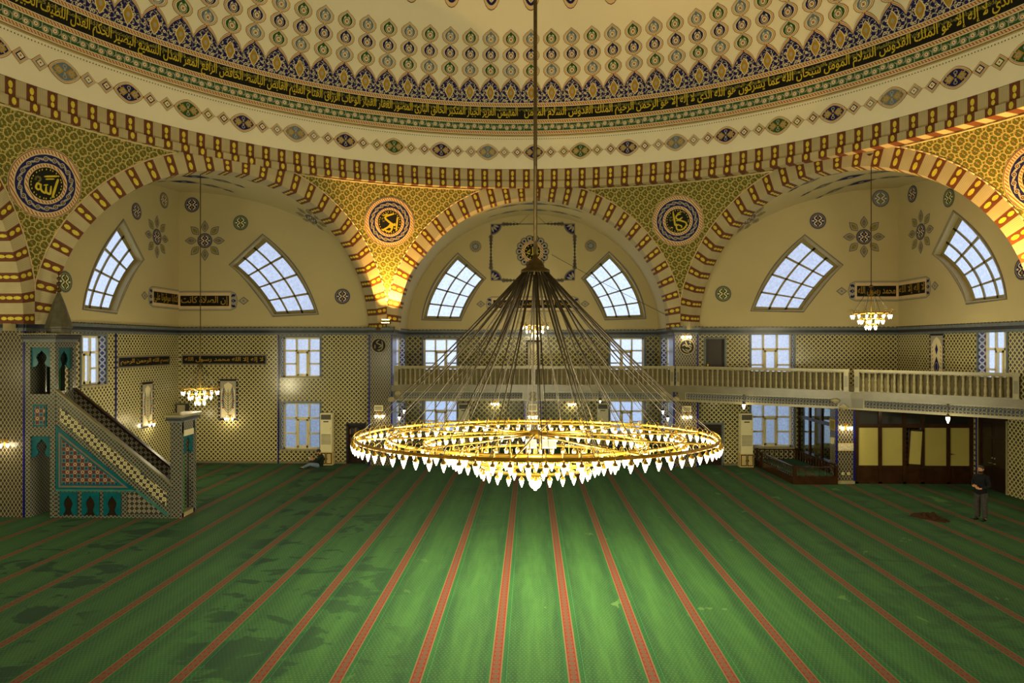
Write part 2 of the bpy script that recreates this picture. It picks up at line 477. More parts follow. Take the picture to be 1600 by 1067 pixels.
# ---------------------------------------------------------------- joined Arabic lettering (letter -> first presentation form, number of forms)
AR = {'ا':(0xFE8D,2),'أ':(0xFE83,2),'إ':(0xFE87,2),'آ':(0xFE81,2),'ب':(0xFE8F,4),'ة':(0xFE93,2),'ت':(0xFE95,4),'ث':(0xFE99,4),'ج':(0xFE9D,4),'ح':(0xFEA1,4),'خ':(0xFEA5,4),'د':(0xFEA9,2),'ذ':(0xFEAB,2),'ر':(0xFEAD,2),'ز':(0xFEAF,2),'س':(0xFEB1,4),'ش':(0xFEB5,4),'ص':(0xFEB9,4),'ض':(0xFEBD,4),'ط':(0xFEC1,4),'ظ':(0xFEC5,4),'ع':(0xFEC9,4),'غ':(0xFECD,4),'ف':(0xFED1,4),'ق':(0xFED5,4),'ك':(0xFED9,4),'ل':(0xFEDD,4),'م':(0xFEE1,4),'ن':(0xFEE5,4),'ه':(0xFEE9,4),'و':(0xFEED,2),'ى':(0xFEEF,2),'ي':(0xFEF1,4),'ئ':(0xFE89,4)}
LAMALEF = {'ا':0xFEFB,'أ':0xFEF7,'إ':0xFEF9}
def arabic(s):
    """contextual letter forms in left-to-right drawing order"""
    out = []; i = 0; joined = False
    while i < len(s):
        c = s[i]
        if c not in AR: out.append(c); joined = False; i += 1; continue
        if c == 'ل' and i+1 < len(s) and s[i+1] in LAMALEF:
            out.append(chr(LAMALEF[s[i+1]]+(1 if joined else 0))); joined = False; i += 2; continue
        base, n = AR[c]; nxt = i+1 < len(s) and s[i+1] in AR
        if n == 2: out.append(chr(base+(1 if joined else 0))); joined = False
        else: out.append(chr(base+(1 if joined and not nxt else 2 if nxt and not joined else 3 if nxt else 0))); joined = nxt
        i += 1
    return ''.join(reversed(out))
# ---------------------------------------------------------------- painted ornament laid on walls, vaults and dome
class Paint:
    """collects flat ornament in (u,v) metres; fn(u,v,off) puts it on a surface"""
    def __init__(s, mb, fn, base=.006, step=.004): s.mb = mb; s.fn = fn; s.b = base; s.st = step
    def off(s, k): return s.b+s.st*k
    def fan(s, pts, m, k, c=None):
        n = len(pts); c = c or (sum(p[0] for p in pts)/n, sum(p[1] for p in pts)/n); o = s.off(k)
        s.mb.faces([s.fn(c[0], c[1], o)]+[s.fn(p[0], p[1], o) for p in pts], [(0, i+1, (i+1) % n+1) for i in range(n)], m, [c]+list(pts))
    def strip(s, A, B, m, k, closed=False):
        n = len(A); o = s.off(k)
        s.mb.faces([s.fn(p[0], p[1], o) for p in A]+[s.fn(p[0], p[1], o) for p in B],
                   [(i, (i+1) % n, n+(i+1) % n, n+i) for i in range(n if closed else n-1)], m, list(A)+list(B))
    def tess(s, loops, m, k):
        o = s.off(k); s.mb.flat(loops, lambda u, v: s.fn(u, v, o), m)
    def ell(s, c, rx, ry, m, k, n=16): s.fan([(c[0]+rx*cos(2*pi*i/n), c[1]+ry*sin(2*pi*i/n)) for i in range(n)], m, k, c)
    def ring(s, c, rx, ry, w, m, k, n=20):
        A = [(c[0]+rx*cos(2*pi*i/n), c[1]+ry*sin(2*pi*i/n)) for i in range(n)]
        B = [(c[0]+(rx-w)*cos(2*pi*i/n), c[1]+(ry-w)*sin(2*pi*i/n)) for i in range(n)]
        s.strip(A, B, m, k, True)
    def stroke(s, pts, w, m, k, smooth=4):
        P = crom([(p[0], p[1], 0) for p in pts], smooth) if smooth else [Vector((p[0], p[1], 0)) for p in pts]
        A = []; B = []; n = len(P)
        for i, p in enumerate(P):
            d = (P[min(i+1, n-1)]-P[max(i-1, 0)]).normalized(); q = Vector((-d.y, d.x, 0))
            t = i/(n-1); ww = w*(.55+.45*min(1, 6*t, 6*(1-t)))
            A.append(((p+q*ww/2).x, (p+q*ww/2).y)); B.append(((p-q*ww/2).x, (p-q*ww/2).y))
        s.strip(A, B, m, k)
def vesica(c, rx, ry, n=8, pw=1.35):
    """pointed oval, points at left and right"""
    T = []
    for i in range(2*n):
        x = -1+2*((i % n)/n) if i < n else 1-2*((i-n)/n)
        y = (1-abs(x)**pw)**.8*(1 if i < n else -1)
        T.append((c[0]+x*rx, c[1]+y*ry))
    return T
def drop(c, rx, ry, n=14):
    """onion shape with its point up"""
    T = []
    for i in range(n):
        t = 2*pi*i/n+pi/2; x = cos(t); y = sin(t)
        if y > 0: x *= (1-.45*y*y)
        y = y*1.0 if y < .93 else 1.18
        T.append((c[0]+rx*x, c[1]+ry*y*.88))
    return T
def petal(c, a, r0, r1, w):
    """leaf shape pointing outwards in direction a"""
    dx, dy = cos(a), sin(a); T = []
    for t, ww in ((0, 0), (.18, .6), (.42, 1), (.65, .8), (.85, .35), (1, 0), (.85, -.35), (.65, -.8), (.42, -1), (.18, -.6)):
        r = r0+(r1-r0)*t; T.append((c[0]+dx*r-dy*w*ww, c[1]+dy*r+dx*w*ww))
    return T
_TX = {}
def text_shape(body):
    """outline mesh of a line of lettering: vertices scaled to height 1 around its baseline, faces, width"""
    if body in _TX: return _TX[body]
    cu = bpy.data.curves.new('lettering', 'FONT'); cu.body = body; cu.resolution_u = 2; cu.offset = .014
    o = bpy.data.objects.new('lettering', cu); COL.objects.link(o)
    bpy.context.view_layer.update()
    me = bpy.data.meshes.new_from_object(o.evaluated_get(bpy.context.evaluated_depsgraph_get()))
    V = [(v.co.x, v.co.y) for v in me.vertices]; F = [tuple(p.vertices) for p in me.polygons]
    bpy.data.objects.remove(o); bpy.data.curves.remove(cu); bpy.data.meshes.remove(me)
    x0 = min(v[0] for v in V); x1 = max(v[0] for v in V); y0 = min(v[1] for v in V); y1 = max(v[1] for v in V)
    _TX[body] = ([(x-x0, (y-y0)/(y1-y0)) for x, y in V], F, x1-x0)
    return _TX[body]
def lettering(p, body, u0, u1, v0, v1, m, k):
    V, F, w = text_shape(body); o = p.off(k)
    Q = [(u0+(u1-u0)*x/w, v0+(v1-v0)*y) for x, y in V]
    p.mb.faces([p.fn(a, b, o) for a, b in Q], F, m, Q)

# ---------------------------------------------------------------- main dimensions (metres; floor z=0; dome axis at the origin)
AP = 16.54; VR = 17.9; HS = 6.85           # octagon apothem, corner radius, half side
SPH, ZC = 17.95, 6.35                      # the pendentives lie on one sphere
AI, BI = 6.35, 6.18                        # inner half width / rise of every arch
AO = sqrt(SPH**2-AP**2)                    # outer edge of the striped arch bands
XC = -.3; RR = 16.5                        # dome axis offset and drum radius
ZW = 16.9                                  # far wall of the corner bays
CT0, CT1 = 6.12, 6.52                      # tile cornice
def arch_frame(k):
    """side k: angle k*45 deg from +Y towards +X. returns fn(s, d, z): s along the side, d outwards past the arch plane"""
    a = k*pi/4; n = Vector((sin(a), cos(a), 0)); t = Vector((cos(a), -sin(a), 0))
    return lambda s, d, z: n*(AP+d)+t*s+Vector((0, 0, z))
def bead(p, c, rx, ry, rot=0):
    T = []
    for i in range(8):
        x = rx*cos(2*pi*i/8); y = ry*sin(2*pi*i/8)
        T.append((c[0]+x*cos(rot)-y*sin(rot), c[1]+x*sin(rot)+y*cos(rot)))
    p.fan(T, SBEAD, 1)
TH = .8                                    # thickness of the arches
NST = 29                                   # red/cream pairs along an arch
def build_arch(k, name):
    f = arch_frame(k); mb = MB()
    n = NST*2
    def e_in(t): return (AI*cos(t), ZC+BI*sin(t))
    def e_out(t):
        s, z = AO*cos(t), ZC+AO*sin(t)
        if abs(s) > HS: s = math.copysign(HS, s)
        if z > 12.97: z = 12.97
        return (s, z)
    for i in range(n):
        red = (i % 2 == 0)
        sub = 2
        if i == 0: a0, a1 = 0., (.75)/n*pi
        for j in range(sub):
            ta = i+(0 if red or i == 0 else -.08); tb = i+1+(-.08 if red else 0)
            t0 = pi*(ta+(tb-ta)*j/sub)/n; t1 = pi*(ta+(tb-ta)*(j+1)/sub)/n
            m = SRED if red else SCREAM
            A, B, C, D = e_in(t0), e_in(t1), e_out(t1), e_out(t0)
            L0 = t0*6.5; L1 = t1*6.5
            mb.poly([f(A[0], 0, A[1]), f(B[0], 0, B[1]), f(C[0], 0, C[1]), f(D[0], 0, D[1])], m, [(L0, 0), (L1, 0), (L1, .6), (L0, .6)])
            mb.poly([f(A[0], 0, A[1]), f(A[0], TH, A[1]), f(B[0], TH, B[1]), f(B[0], 0, B[1])], m, [(L0, 0), (L0, .8), (L1, .8), (L1, 0)])
        if red:
            tm = pi*(i+.5)/n
            A = e_in(tm); C = e_out(tm); du = C[0]-A[0]; dv = C[1]-A[1]; L = sqrt(du*du+dv*dv)
            p = Paint(mb, lambda u, v, o: f(u, -o, v), .004, .002); r = atan2(dv, du)
            for q, ln in ((.30, .2), (.74, .17)):
                bead(p, (A[0]+du*q, A[1]+dv*q), L*ln, .075, r)
            g = lambda u, v, o: f((AI-o)*cos(tm+u/6.3), v, ZC+(BI-o)*sin(tm+u/6.3))
            p2 = Paint(mb, g, .006, .002)
            for q, ln in ((.2, .14), (.52, .12), (.8, .1)): bead(p2, (0, TH*q), .06, ln)
    # cream lip along the outer edge of the band
    T = lin(81, 0.0, pi); E0 = [e_out(t) for t in T]
    for i in range(80):
        a, b = E0[i], E0[i+1]
        if abs(a[0]) >= HS and abs(b[0]) >= HS or a[1] > 12.96: continue
        mb.tube([f(a[0], -.01, a[1]), f(b[0], -.01, b[1])], .028, P_['tan'], 4)
    return mb.build(name, kind='structure')
SIDE = {0: 'back', 1: 'back_right', 2: 'right', 3: 'front_right', 4: 'front', 5: 'front_left', 6: 'left', 7: 'back_left'}
for k in range(8): build_arch(k, 'trim_arch_'+SIDE[k])

# spherical pendentives with their roundels
def pend(phi, z, off=0):
    r = sqrt(max(SPH*SPH-(z-ZC)**2, 1)); n = Vector((r*sin(phi), r*cos(phi), z-ZC)).normalized()
    return Vector((r*sin(phi), r*cos(phi), z))-n*off
ZR = 12.95
def pend_low(phi, va):
    d = abs(phi-va); dist = AP/cos(pi/8-d); s = dist*sin(pi/8-d)
    return ZC+sqrt(max(AO*AO-s*s, 0))
def scroll_ring(p, c, r, n, m, m2, k):
    for i in range(n):
        a = 2*pi*i/n; q = (c[0]+r*cos(a), c[1]+r*sin(a))
        p.ring(q, .085, .085, .03, m, k, 8); p.ell(q, .03, .03, m2, k, 6)
        b = a+pi/n; q2 = (c[0]+r*cos(b), c[1]+r*sin(b))
        p.fan(petal(q2, b+1.1, -.12, .12, .035), m, k)
def roundel(p, c, r, word):
    p.ell(c, r, r, P_['tan'], 0, 40); p.ring(c, r*.985, r*.985, r*.02, P_['brown'], 1, 40)
    p.ring(c, r*.95, r*.95, r*.10, ROPE, 1, 40)
    p.ell(c, r*.82, r*.82, P_['navy'], 2, 36)
    scroll_ring(p, c, r*.70, 18, P_['pale'], P_['gold'], 3)
    p.ell(c, r*.58, r*.58, P_['tan'], 4, 32); p.ring(c, r*.56, r*.56, r*.07, ROPE, 5, 32)
    p.ell(c, r*.47, r*.47, P_['black'], 6, 32)
    Y = P_['yellow']; R = r*.47
    S = lambda pts, w=.075: p.stroke([(c[0]+x*R, c[1]+y*R) for x, y in pts], w*R*1.6, Y, 7)
    if word == 'allah':
        S([(.62, .45), (.55, .0), (.45, -.75)], .09)
        S([(.28, -.05), (.30, -.5), (.2, -.55), (.05, -.45), (.0, -.1)]); S([(.0, -.1), (.02, -.5), (-.1, -.52), (-.28, -.35), (-.3, -.05)])
        S([(-.3, -.35), (-.42, -.42), (-.56, -.3), (-.5, -.05), (-.36, -.1), (-.3, -.05)]); S([(-.2, .42), (.6, .62)], .07); S([(-.1, .28), (.4, .4)], .05)
        S([(-.15, -.1), (.1, -.02)], .05)
    elif word == 'first':
        S([(.64, .5), (.62, 0), (.58, -.7)], .09); S([(.35, .75), (-.42, .38), (.38, -.22), (.42, -.05)], .1)
        S([(.1, -.1), (-.1, -.4), (-.6, -.72)], .1); S([(.22, -.3), (.1, -.42), (.0, -.32), (.12, -.22), (.24, -.34), (.1, -.75), (-.3, -.72), (-.36, -.55)], .09)
        S([(-.6, .5), (-.2, .72)], .06); S([(.38, -.45), (.5, -.5)], .07)
    else:
        S([(-.34, .78), (-.26, .1), (-.2, -.35), (.1, -.3)], .09); S([(.3, .55), (.0, .5), (-.12, .28), (.1, .1), (.42, .28)], .08)
        S([(-.1, .0), (.1, .05), (.62, -.15), (.7, -.4), (.4, -.72), (.0, -.75), (-.12, -.55), (-.1, -.2)], .08)
        S([(.1, -.35), (.3, -.45), (.28, -.6)], .07); S([(.0, .62), (.4, .75)], .05); S([(-.6, -.5), (-.4, -.55)], .06)
    rnd = random.Random(word)
    for i in range(26):
        a = 2*pi*i/26+rnd.random()*.1; q = (c[0]+cos(a)*R*.88, c[1]+sin(a)*R*.88)
        p.ell(q, R*.035, R*.06, Y, 7, 6)
    for i in range(10):
        a = rnd.random()*6.28; q = (c[0]-.52*R+cos(a)*R*.14, c[1]+.2*R+sin(a)*R*.14)
        p.ring(q, R*.06, R*.06, R*.025, P_['olive'], 7, 6)
WORDS = {-3: 'allah', -1: 'first', 1: 'third', 3: 'allah'}
for j in (-7, -5, -3, -1, 1, 3, 5, 7):
    va = j*pi/8; mb = MB(); N = 48
    ph = [va+pi/8*x for x in lin(N+1, -1, 1)]
    T = lin(13, 0, 1)
    V = []; U = []
    for a in ph:
        z0 = min(pend_low(a, va), ZR)
        for t in T:
            z = z0+(ZR-z0)*t; V.append(pend(a, z)); U.append(((a-va)*17, z))
    F = [(i*13+q, (i+1)*13+q, (i+1)*13+q+1, i*13+q+1) for i in range(N) for q in range(12)]
    mb.faces(V, F, PEND, U, True)
    # cream edge line under the ring
    mb.tube([pend(a, ZR-.05, .01) for a in ph if pend_low(a, va) < ZR-.06], .03, P_['tan'], 4)
    if j in WORDS:
        zc = at_y(0, 0, 0).z*0+(10.95 if abs(j) == 3 else 11.3)
        roundel(Paint(mb, lambda u, v, o: pend(va+u/17.2, zc+v*.957, o), .012, .007), (0, 0), 1.16, WORDS[j])
    nm = {-7: 'front_left', -5: 'left_front', -3: 'left_back', -1: 'back_left', 1: 'back_right', 3: 'right_back', 5: 'right_front', 7: 'front_right'}[j]
    mb.build('wall_pendentive_'+nm, kind='structure')

# ---------------------------------------------------------------- striped ring and dome
def dring(phi, r, z): return Vector((XC+r*sin(phi), r*cos(phi), z))
mb = MB(); NS = 160
for i in range(NS*2):
    red = i % 2 == 0
    m = SRED if red else SCREAM
    w = .5
    a0 = 2*pi*(i-.5)/(NS*2); a1 = 2*pi*(i+.5)/(NS*2)
    for q in range(2):
        b0 = a0+(a1-a0)*q/2; b1 = a0+(a1-a0)*(q+1)/2
        for (r0, z0, r1, z1) in ((17.45, 12.95, 16.36, 12.95), (16.36, 12.95, 16.36, 13.24), (16.36, 13.24, 16.52, 13.28), (16.52, 13.28, 16.52, 13.83), (16.52, 13.83, 16.48, 13.835)):
            mb.poly([dring(b0, r0, z0), dring(b1, r0, z0), dring(b1, r1, z1), dring(b0, r1, z1)], m, [(b0*16.5, z0), (b1*16.5, z0), (b1*16.5, z1), (b0*16.5, z1)])
    if red:
        am = (a0+a1)/2
        p = Paint(mb, lambda u, v, o: dring(am+u/16.5, 16.52-o, v), .006, .002)
        bead(p, (0, 13.64), .07, .12); bead(p, (0, 13.42), .06, .09)
        p = Paint(mb, lambda u, v, o: dring(am+u/16.5, 16.36-o, v), .006, .002); bead(p, (0, 13.1), .075, .12)
mb.build('trim_ring', kind='structure')

ZS = 14.8
def dome_r(z): return RR if z < ZS else sqrt(max(RR*RR-(z-ZS)**2, 0))
def dome_pt(phi, z, off=0):
    r = dome_r(z); n = Vector((sin(phi)*r, cos(phi)*r, max(z-ZS, 0))).normalized()
    return dring(phi, r, z)-n*off
mb = MB(); NP = 240
lat = [13.83, 14.3, ZS]+[ZS+RR*sin(pi/2*i/40) for i in range(1, 41)]
lat = [z for z in lat if z < ZS+RR*.9995]+[ZS+RR*.9999]
P2 = lin(NP+1, 0, 2*pi)
mb.grid(lambda a, z: dome_pt(a, z), P2, lat, DOMEP, lambda a, z: (a*RR, z))
D = lambda u, v, o: dome_pt(u/RR, v, o)
p = Paint(mb, D, .014, .007)
def band(z0, z1, m, k, n=360, dz=1):
    us = lin(n+1, -pi*RR, pi*RR); zs = lin(dz+1, z0, z1)
    for i in range(dz): p.strip([(u, zs[i]) for u in us], [(u, zs[i+1]) for u in us], m, k)
# guard lines and rope borders
band(15.345, 15.36, P_['olive'], 0); band(15.375, 15.405, P_['gold'], 0); band(15.412, 15.43, P_['brown'], 0)
for z0, z1 in ((15.44, 15.62), (15.94, 16.13), (16.69, 16.88)):
    band(z0, z1, P_['cream'], 0); band(z0+.045, z1-.045, ROPE, 1); band(z0+.035, z0+.045, P_['red'], 1); band(z1-.045, z1-.035, P_['red'], 1)
band(15.62, 15.94, P_['green'], 0); band(16.13, 16.69, P_['black'], 0)
NDOT = 1000
for i in range(NDOT):
    u = 2*pi*RR*i/NDOT; p.fan([(u-.024, 15.22), (u+.024, 15.22), (u, 15.275)], P_['dark'], 0)
# green scroll band
NSC = 342
for i in range(NSC):
    u = 2*pi*RR*(i-NSC/2)/NSC; z = 15.78+(.03 if i % 2 else -.03)
    p.ring((u, z), .115, .115, .035, P_['pale'], 1, 10); p.ell((u, z), .03, .03, P_['red'], 1, 5)
    p.ell((u, z), .07, .07, P_['cream'], 0+.5, 8)
    sg = 1 if i % 2 else -1
    p.stroke([(u+.1, z-.1*sg), (u+.19, z-.02*sg), (u+.2, z+.13*sg)], .035, P_['pale'], 1, 2)
# chain of oval medallions and small diamonds round the drum
NO = 48
def diamond(p, c, m):
    q = lambda r: [(c[0]-r, c[1]), (c[0], c[1]+r), (c[0]+r, c[1]), (c[0], c[1]-r)]
    p.fan(q(.27), P_['brown'], 0); p.fan(q(.255), P_['tan'], 1); p.fan(q(.215), P_['red'], 1.5); p.fan(q(.205), P_['tan'], 2); p.fan(q(.165), m, 3)
    p.fan(q(.115), P_['cream'], 4); p.ell(c, .03, .03, P_['red'], 5, 6)
def curl(p, c, r, m, k, a=0): p.ring(c, r, r, r*.42, m, k, 8)
OCOL = ['navy', 'green', 'navy', 'blue']; PH0 = 2*pi*RR/NO*.165
for i in range(NO):
    u = 2*pi*RR*i/NO+PH0
    if u > pi*RR: u -= 2*pi*RR
    c = (u, 14.62); m = P_[OCOL[i % 4]]
    p.fan(vesica(c, .535, .385, 10, 1.6), P_['brown'], 0, c); p.fan(vesica(c, .515, .37, 10, 1.6), P_['tan'], 1, c)
    p.fan(vesica(c, .465, .325, 10, 1.6), P_['red'], 1.5, c); p.fan(vesica(c, .455, .315, 10, 1.6), P_['tan'], 2, c)
    p.fan(vesica(c, .425, .29, 10, 1.6), m, 3, c)
    for sg in (-1, 1):
        d = (u+sg*.2, 14.62)
        p.fan([(d[0]-.165, d[1]), (d[0], d[1]+.165), (d[0]+.165, d[1]), (d[0], d[1]-.165)], P_['gold'], 4)
        p.ell(d, .085, .085, P_['pale'], 5, 8); p.ell(d, .035, .035, P_['gold'], 6, 6)
        curl(p, (u, 14.62+sg*.17), .07, P_['pale'], 4); p.fan(petal((u, 14.62), sg*pi/2, .02, .12, .04), P_['pale'], 4)
        for s2 in (-1, 1): p.fan(petal((u+sg*.3, 14.62+s2*.12), s2*sg*.6, -.1, .08, .025), P_['pale'], 4)
    st = 2*pi*RR/NO
    diamond(p, (u+.775, 14.62), m); diamond(p, (u+st-.775, 14.62), P_[OCOL[(i+1) % 4]])
    p.stroke([(u+1.045, 14.62), (u+st-1.045, 14.62)], .02, P_['brown'], 0, 0)
    p.ell((u+.52, 14.62), .02, .035, P_['red'], 3, 6); p.ell((u+st-.52, 14.62), .02, .035, P_['red'], 3, 6)
# crest of pointed navy panels with gold drops, chains of lozenges above each
NC = 108; PHC = 2*pi/NC*.24
CREST = [(-.5, .42), (-.47, .46), (-.42, .56), (-.34, .67), (-.25, .77), (-.15, .85), (-.07, .90), (0, .985), (.07, .90), (.15, .85), (.25, .77), (.34, .67), (.42, .56), (.47, .46), (.5, .42)]
for i in range(NC):
    a = 2*pi*i/NC+PHC
    if a > pi: a -= 2*pi
    W = .955; u = a*RR
    top = [(u+x*W, 16.88+y) for x, y in CREST]; bot = [(u+x*W, 16.88) for x, y in CREST]
    p.strip(bot, top, NAVYA, 0)
    for o1, o2, m in ((.0, .05, P_['navy']), (.05, .085, P_['tan']), (.085, .105, P_['red']), (.105, .15, P_['tan']), (.15, .17, P_['brown'])):
        p.strip([(u+x*W, 16.88+y+o1*(1.1 if abs(x) < .45 else 1)) for x, y in CREST], [(u+x*W, 16.88+y+o2*(1.1 if abs(x) < .45 else 1)) for x, y in CREST], m, .6)
    c = (u, 17.31)
    V = lambda rx, ry: [(c[0]+y*rx/1, c[1]+x*ry) for x, y in [(q[0], q[1]) for q in vesica((0, 0), 1, 1, 6, 1.2)]]
    p.fan(V(.2, .36), P_['cream'], 1, c); p.fan(V(.165, .32), P_['gold'], 2, c); p.ell(c, .07, .1, P_['pale'], 3, 8); p.ell((u, 17.53), .03, .04, P_['pale'], 3, 6); p.ell((u, 17.09), .03, .04, P_['pale'], 3, 6)
    for sg in (-1, 1):
        for dx, dz in ((.31, .1), (.36, .33), (.2, .08), (.22, .52)): p.ring((u+sg*dx, 16.88+dz), .055, .055, .025, P_['cream'], 1, 7)
    for L in range(3):
        zc = (18.28, 18.94, 19.60)[L]
        col = P_['navy'] if L == 1 else P_[('green', 'blue')[(i+(L == 2)) % 2]]
        c = (u, zc); e = lambda s: drop(c, .40*s, .375*s)
        p.fan(e(1), P_['brown'], 0, c); p.fan(e(.95), P_['tan'], 1, c); p.fan(e(.80), P_['red'], 2, c); p.fan(e(.77), P_['cream'], 3, c)
        c2 = (u, zc-.0); p.fan(drop(c2, .255, .265), col, 4, c2); p.ell((u, zc-.05), .16, .16, P_['cream'], 5, 10); p.ring((u, zc-.05), .14, .14, .03, col, 6, 10)
        for q in (pi/4, 3*pi/4, -pi/4, -3*pi/4): p.fan(petal((u, zc-.05), q, 0, .075, .018), P_['red'], 6)
        for sg in (-1, 1): p.fan(petal((u+sg*.09, zc+.1), pi/2+sg*.7, -.07, .07, .022), P_['cream'], 5)
        p.ell((u, zc-.37), .03, .03, P_['red'], 3, 6)
    if i % 2 == 0:
        c = (u, 21.55)
        for s, m, k in ((1, P_['brown'], 0), (.96, P_['tan'], 1), (.78, P_['navy'], 2)): p.fan([(c[0]+.46*s*cos(2*pi*q/20), c[1]+.86*s*sin(2*pi*q/20)) for q in range(20)], m, k, c)
        for sg in (-1, 1):
            p.fan(petal((u, 20.98), pi/2-sg*.55, .0, .5, .06), P_['cream'], 3); p.fan(petal((u+sg*.2, 21.35), pi/2+sg*.3, 0, .4, .05), P_['cream'], 3)
        p.fan(petal((u, 21.1), pi/2, -.05, .35, .07), P_['gold'], 4)
# written band
TA = arabic("المهيمن العزيز الجبار المتكبر الخالق البارئ المصور الغفار القهار الوهاب الرزاق الفتاح العليم القابض الباسط الخافض الرافع المعز المذل السميع البصير الحكم العدل اللطيف الخبير الحليم العظيم الغفور الشكور العلي الكبير الحفيظ المقيت الحسيب الجليل الكريم")
TB = arabic("هو الله الذي لا إله إلا هو عالم الغيب والشهادة هو الرحمن الرحيم هو الله الذي لا إله إلا هو الملك القدوس السلام المومن سبحان الله عما يشركون هو الله الذي لا إله إلا هو الرحمن الرحيم الملك القدوس السلام المومن")
u_mid = -.1
lettering(p, TA, u_mid-.3-29.5, u_mid-.3, 16.09, 16.67, P_['yellow'], 2)
lettering(p, TB, u_mid, u_mid+29.5, 16.09, 16.67, P_['yellow'], 2)
lettering(p, TB, u_mid-29.8, u_mid-.4, 16.42, 16.66, P_['olive'], 1); lettering(p, TA, u_mid, u_mid+29.5, 16.42, 16.66, P_['olive'], 1)
rn = random.Random(3)
for i in range(300):
    u = -29+58*i/300+rn.random()*.1
    p.ring((u, 16.52+rn.random()*.06), .05, .05, .02, P_['olive'], 1, 7); p.stroke([(u+.06, 16.56), (u+.1, 16.62), (u+.14, 16.54)], .02, P_['olive'], 1, 2)
mb.build('ceiling_dome', kind='structure')
# ---------------------------------------------------------------- walls, vaults, windows
A2, B2 = 7.05, 6.60
LX, RX, RXL = -16.95, 17.0, 17.87          # left wall, upper right wall, lower right wall
YB = 23.0; CW = 7.05                       # back wall and half width of the centre bay
FB = lambda u, z, d=0: Vector((u, ZW+d, z))
FL = lambda u, z, d=0: Vector((LX-d, u, z))
FR = lambda u, z, d=0: Vector((RX+d, u, z))
FRL = lambda u, z, d=0: Vector((RXL+d, u, z))
FC = lambda u, z, d=0: Vector((u, YB+d, z))
FCL = lambda u, z, d=0: Vector((-CW-d, u, z))
FCR = lambda u, z, d=0: Vector((CW+d, u, z))
def wall_plane(mb, fn, u0, u1, z0, z1, holes, m):
    us = sorted({u0, u1}|{h[i] for h in holes for i in (0, 1)}); zs = sorted({z0, z1}|{h[i] for h in holes for i in (2, 3)})
    for a, b in zip(us, us[1:]):
        for c, d in zip(zs, zs[1:]):
            mu, mz = (a+b)/2, (c+d)/2
            if any(h[0] < mu < h[1] and h[2] < mz < h[3] for h in holes): continue
            mb.poly([fn(a, c), fn(b, c), fn(b, d), fn(a, d)], m, [(a, c), (b, c), (b, d), (a, d)])
def fbox(mb, fn, u0, u1, z0, z1, d0, d1, m):
    P = [fn(u, z, d) for d in (d0, d1) for z in (z0, z1) for u in (u0, u1)]
    Q = [(u, z) for d in (d0, d1) for z in (z0, z1) for u in (u0, u1)]
    for f in ((0, 1, 3, 2), (4, 6, 7, 5), (0, 2, 6, 4), (1, 5, 7, 3), (2, 3, 7, 6), (0, 4, 5, 1)):
        dd = f in ((0, 2, 6, 4), (1, 5, 7, 3))
        mb.poly([P[i] for i in f], m, [((d0 if i < 4 else d1)+Q[i][0]*(0 if dd else 1), Q[i][1]) for i in f])
NWIN = [0]
def window(fn, u0, u1, z0, z1, label, low=False, jamb=TILEB, dep=.34):
    """rectangular window of nine lights: a deep tiled reveal, frame with mullions, frosted panes and a centre sash"""
    NWIN[0] += 1; n = 'window_%d' % NWIN[0]
    mb = MB(); w = .07
    for a, b, c, d in ((u0, u0+w, z0, z1), (u1-w, u1, z0, z1), (u0, u1, z0, z0+w), (u0, u1, z1-w, z1)): fbox(mb, fn, a, b, c, d, dep-.06, dep+.05, FRAMEW)
    W = u1-u0; H = z1-z0; cu = [u0+W*.335, u0+W*.665]; cz = [z0+H*.335, z0+H*.665]
    for c in cu: fbox(mb, fn, c-.04, c+.04, z0, z1, dep-.05, dep+.05, FRAMEW)
    fbox(mb, fn, u0, u1, cz[1]-.04, cz[1]+.04, dep-.05, dep+.05, FRAMEW)
    for a, b in ((u0, cu[0]), (cu[1], u1)): fbox(mb, fn, a, b, cz[0]-.035, cz[0]+.035, dep-.05, dep+.05, FRAMEW)
    o = mb.build(n, kind='structure'); o['label'] = label
    mb = MB()
    for a, b, c, d in ((cu[0]+.04, cu[0]+.12, z0+.05, cz[1]-.05), (cu[1]-.12, cu[1]-.04, z0+.05, cz[1]-.05), (cu[0]+.04, cu[1]-.04, cz[1]-.13, cz[1]-.04), (cu[0]+.04, cu[1]-.04, z0+.05, z0+.15)):
        fbox(mb, fn, a, b, c, d, dep-.08, dep+.02, FRAMEW)
    mb.build('sash', o)
    mb = MB(); pm = PANEL if low else PANE
    d = dep+.02
    def q(a, b, c, e, m): mb.poly([fn(a, c, d), fn(b, c, d), fn(b, e, d), fn(a, e, d)], m)
    q(u0, cu[0], z0, z1, pm); q(cu[1], u1, z0, z1, pm); q(cu[0], cu[1], cz[1], z1, pm); q(cu[0], cu[1], z0, cz[1], PANES if low else pm)
    mb.build('pane', o)
    mb = MB()
    for a, b in ((u0, z0), (u1, z0)): mb.poly([fn(a, z0, 0), fn(a, z1, 0), fn(a, z1, dep+.02), fn(a, z0, dep+.02)], jamb, [(0, z0), (0, z1), (dep, z1), (dep, z0)])
    mb.poly([fn(u0, z1, 0), fn(u1, z1, 0), fn(u1, z1, dep+.02), fn(u0, z1, dep+.02)], FRAMEW)
    mb.build('reveal', o)
    mb = MB(); fbox(mb, fn, u0-.06, u1+.06, z0-.06, z0, -.05, dep+.02, STONE); mb.build('sill', o)
    mb = MB(); 
    for a, b, c, e in ((u0-.1, u0, z0-.06, z1+.1), (u1, u1+.1, z0-.06, z1+.1), (u0, u1, z1, z1+.1)): fbox(mb, fn, a, b, c, e, -.025, .01, CORN)
    mb.build('surround', o)
    return (u0, u1, z0, z1)
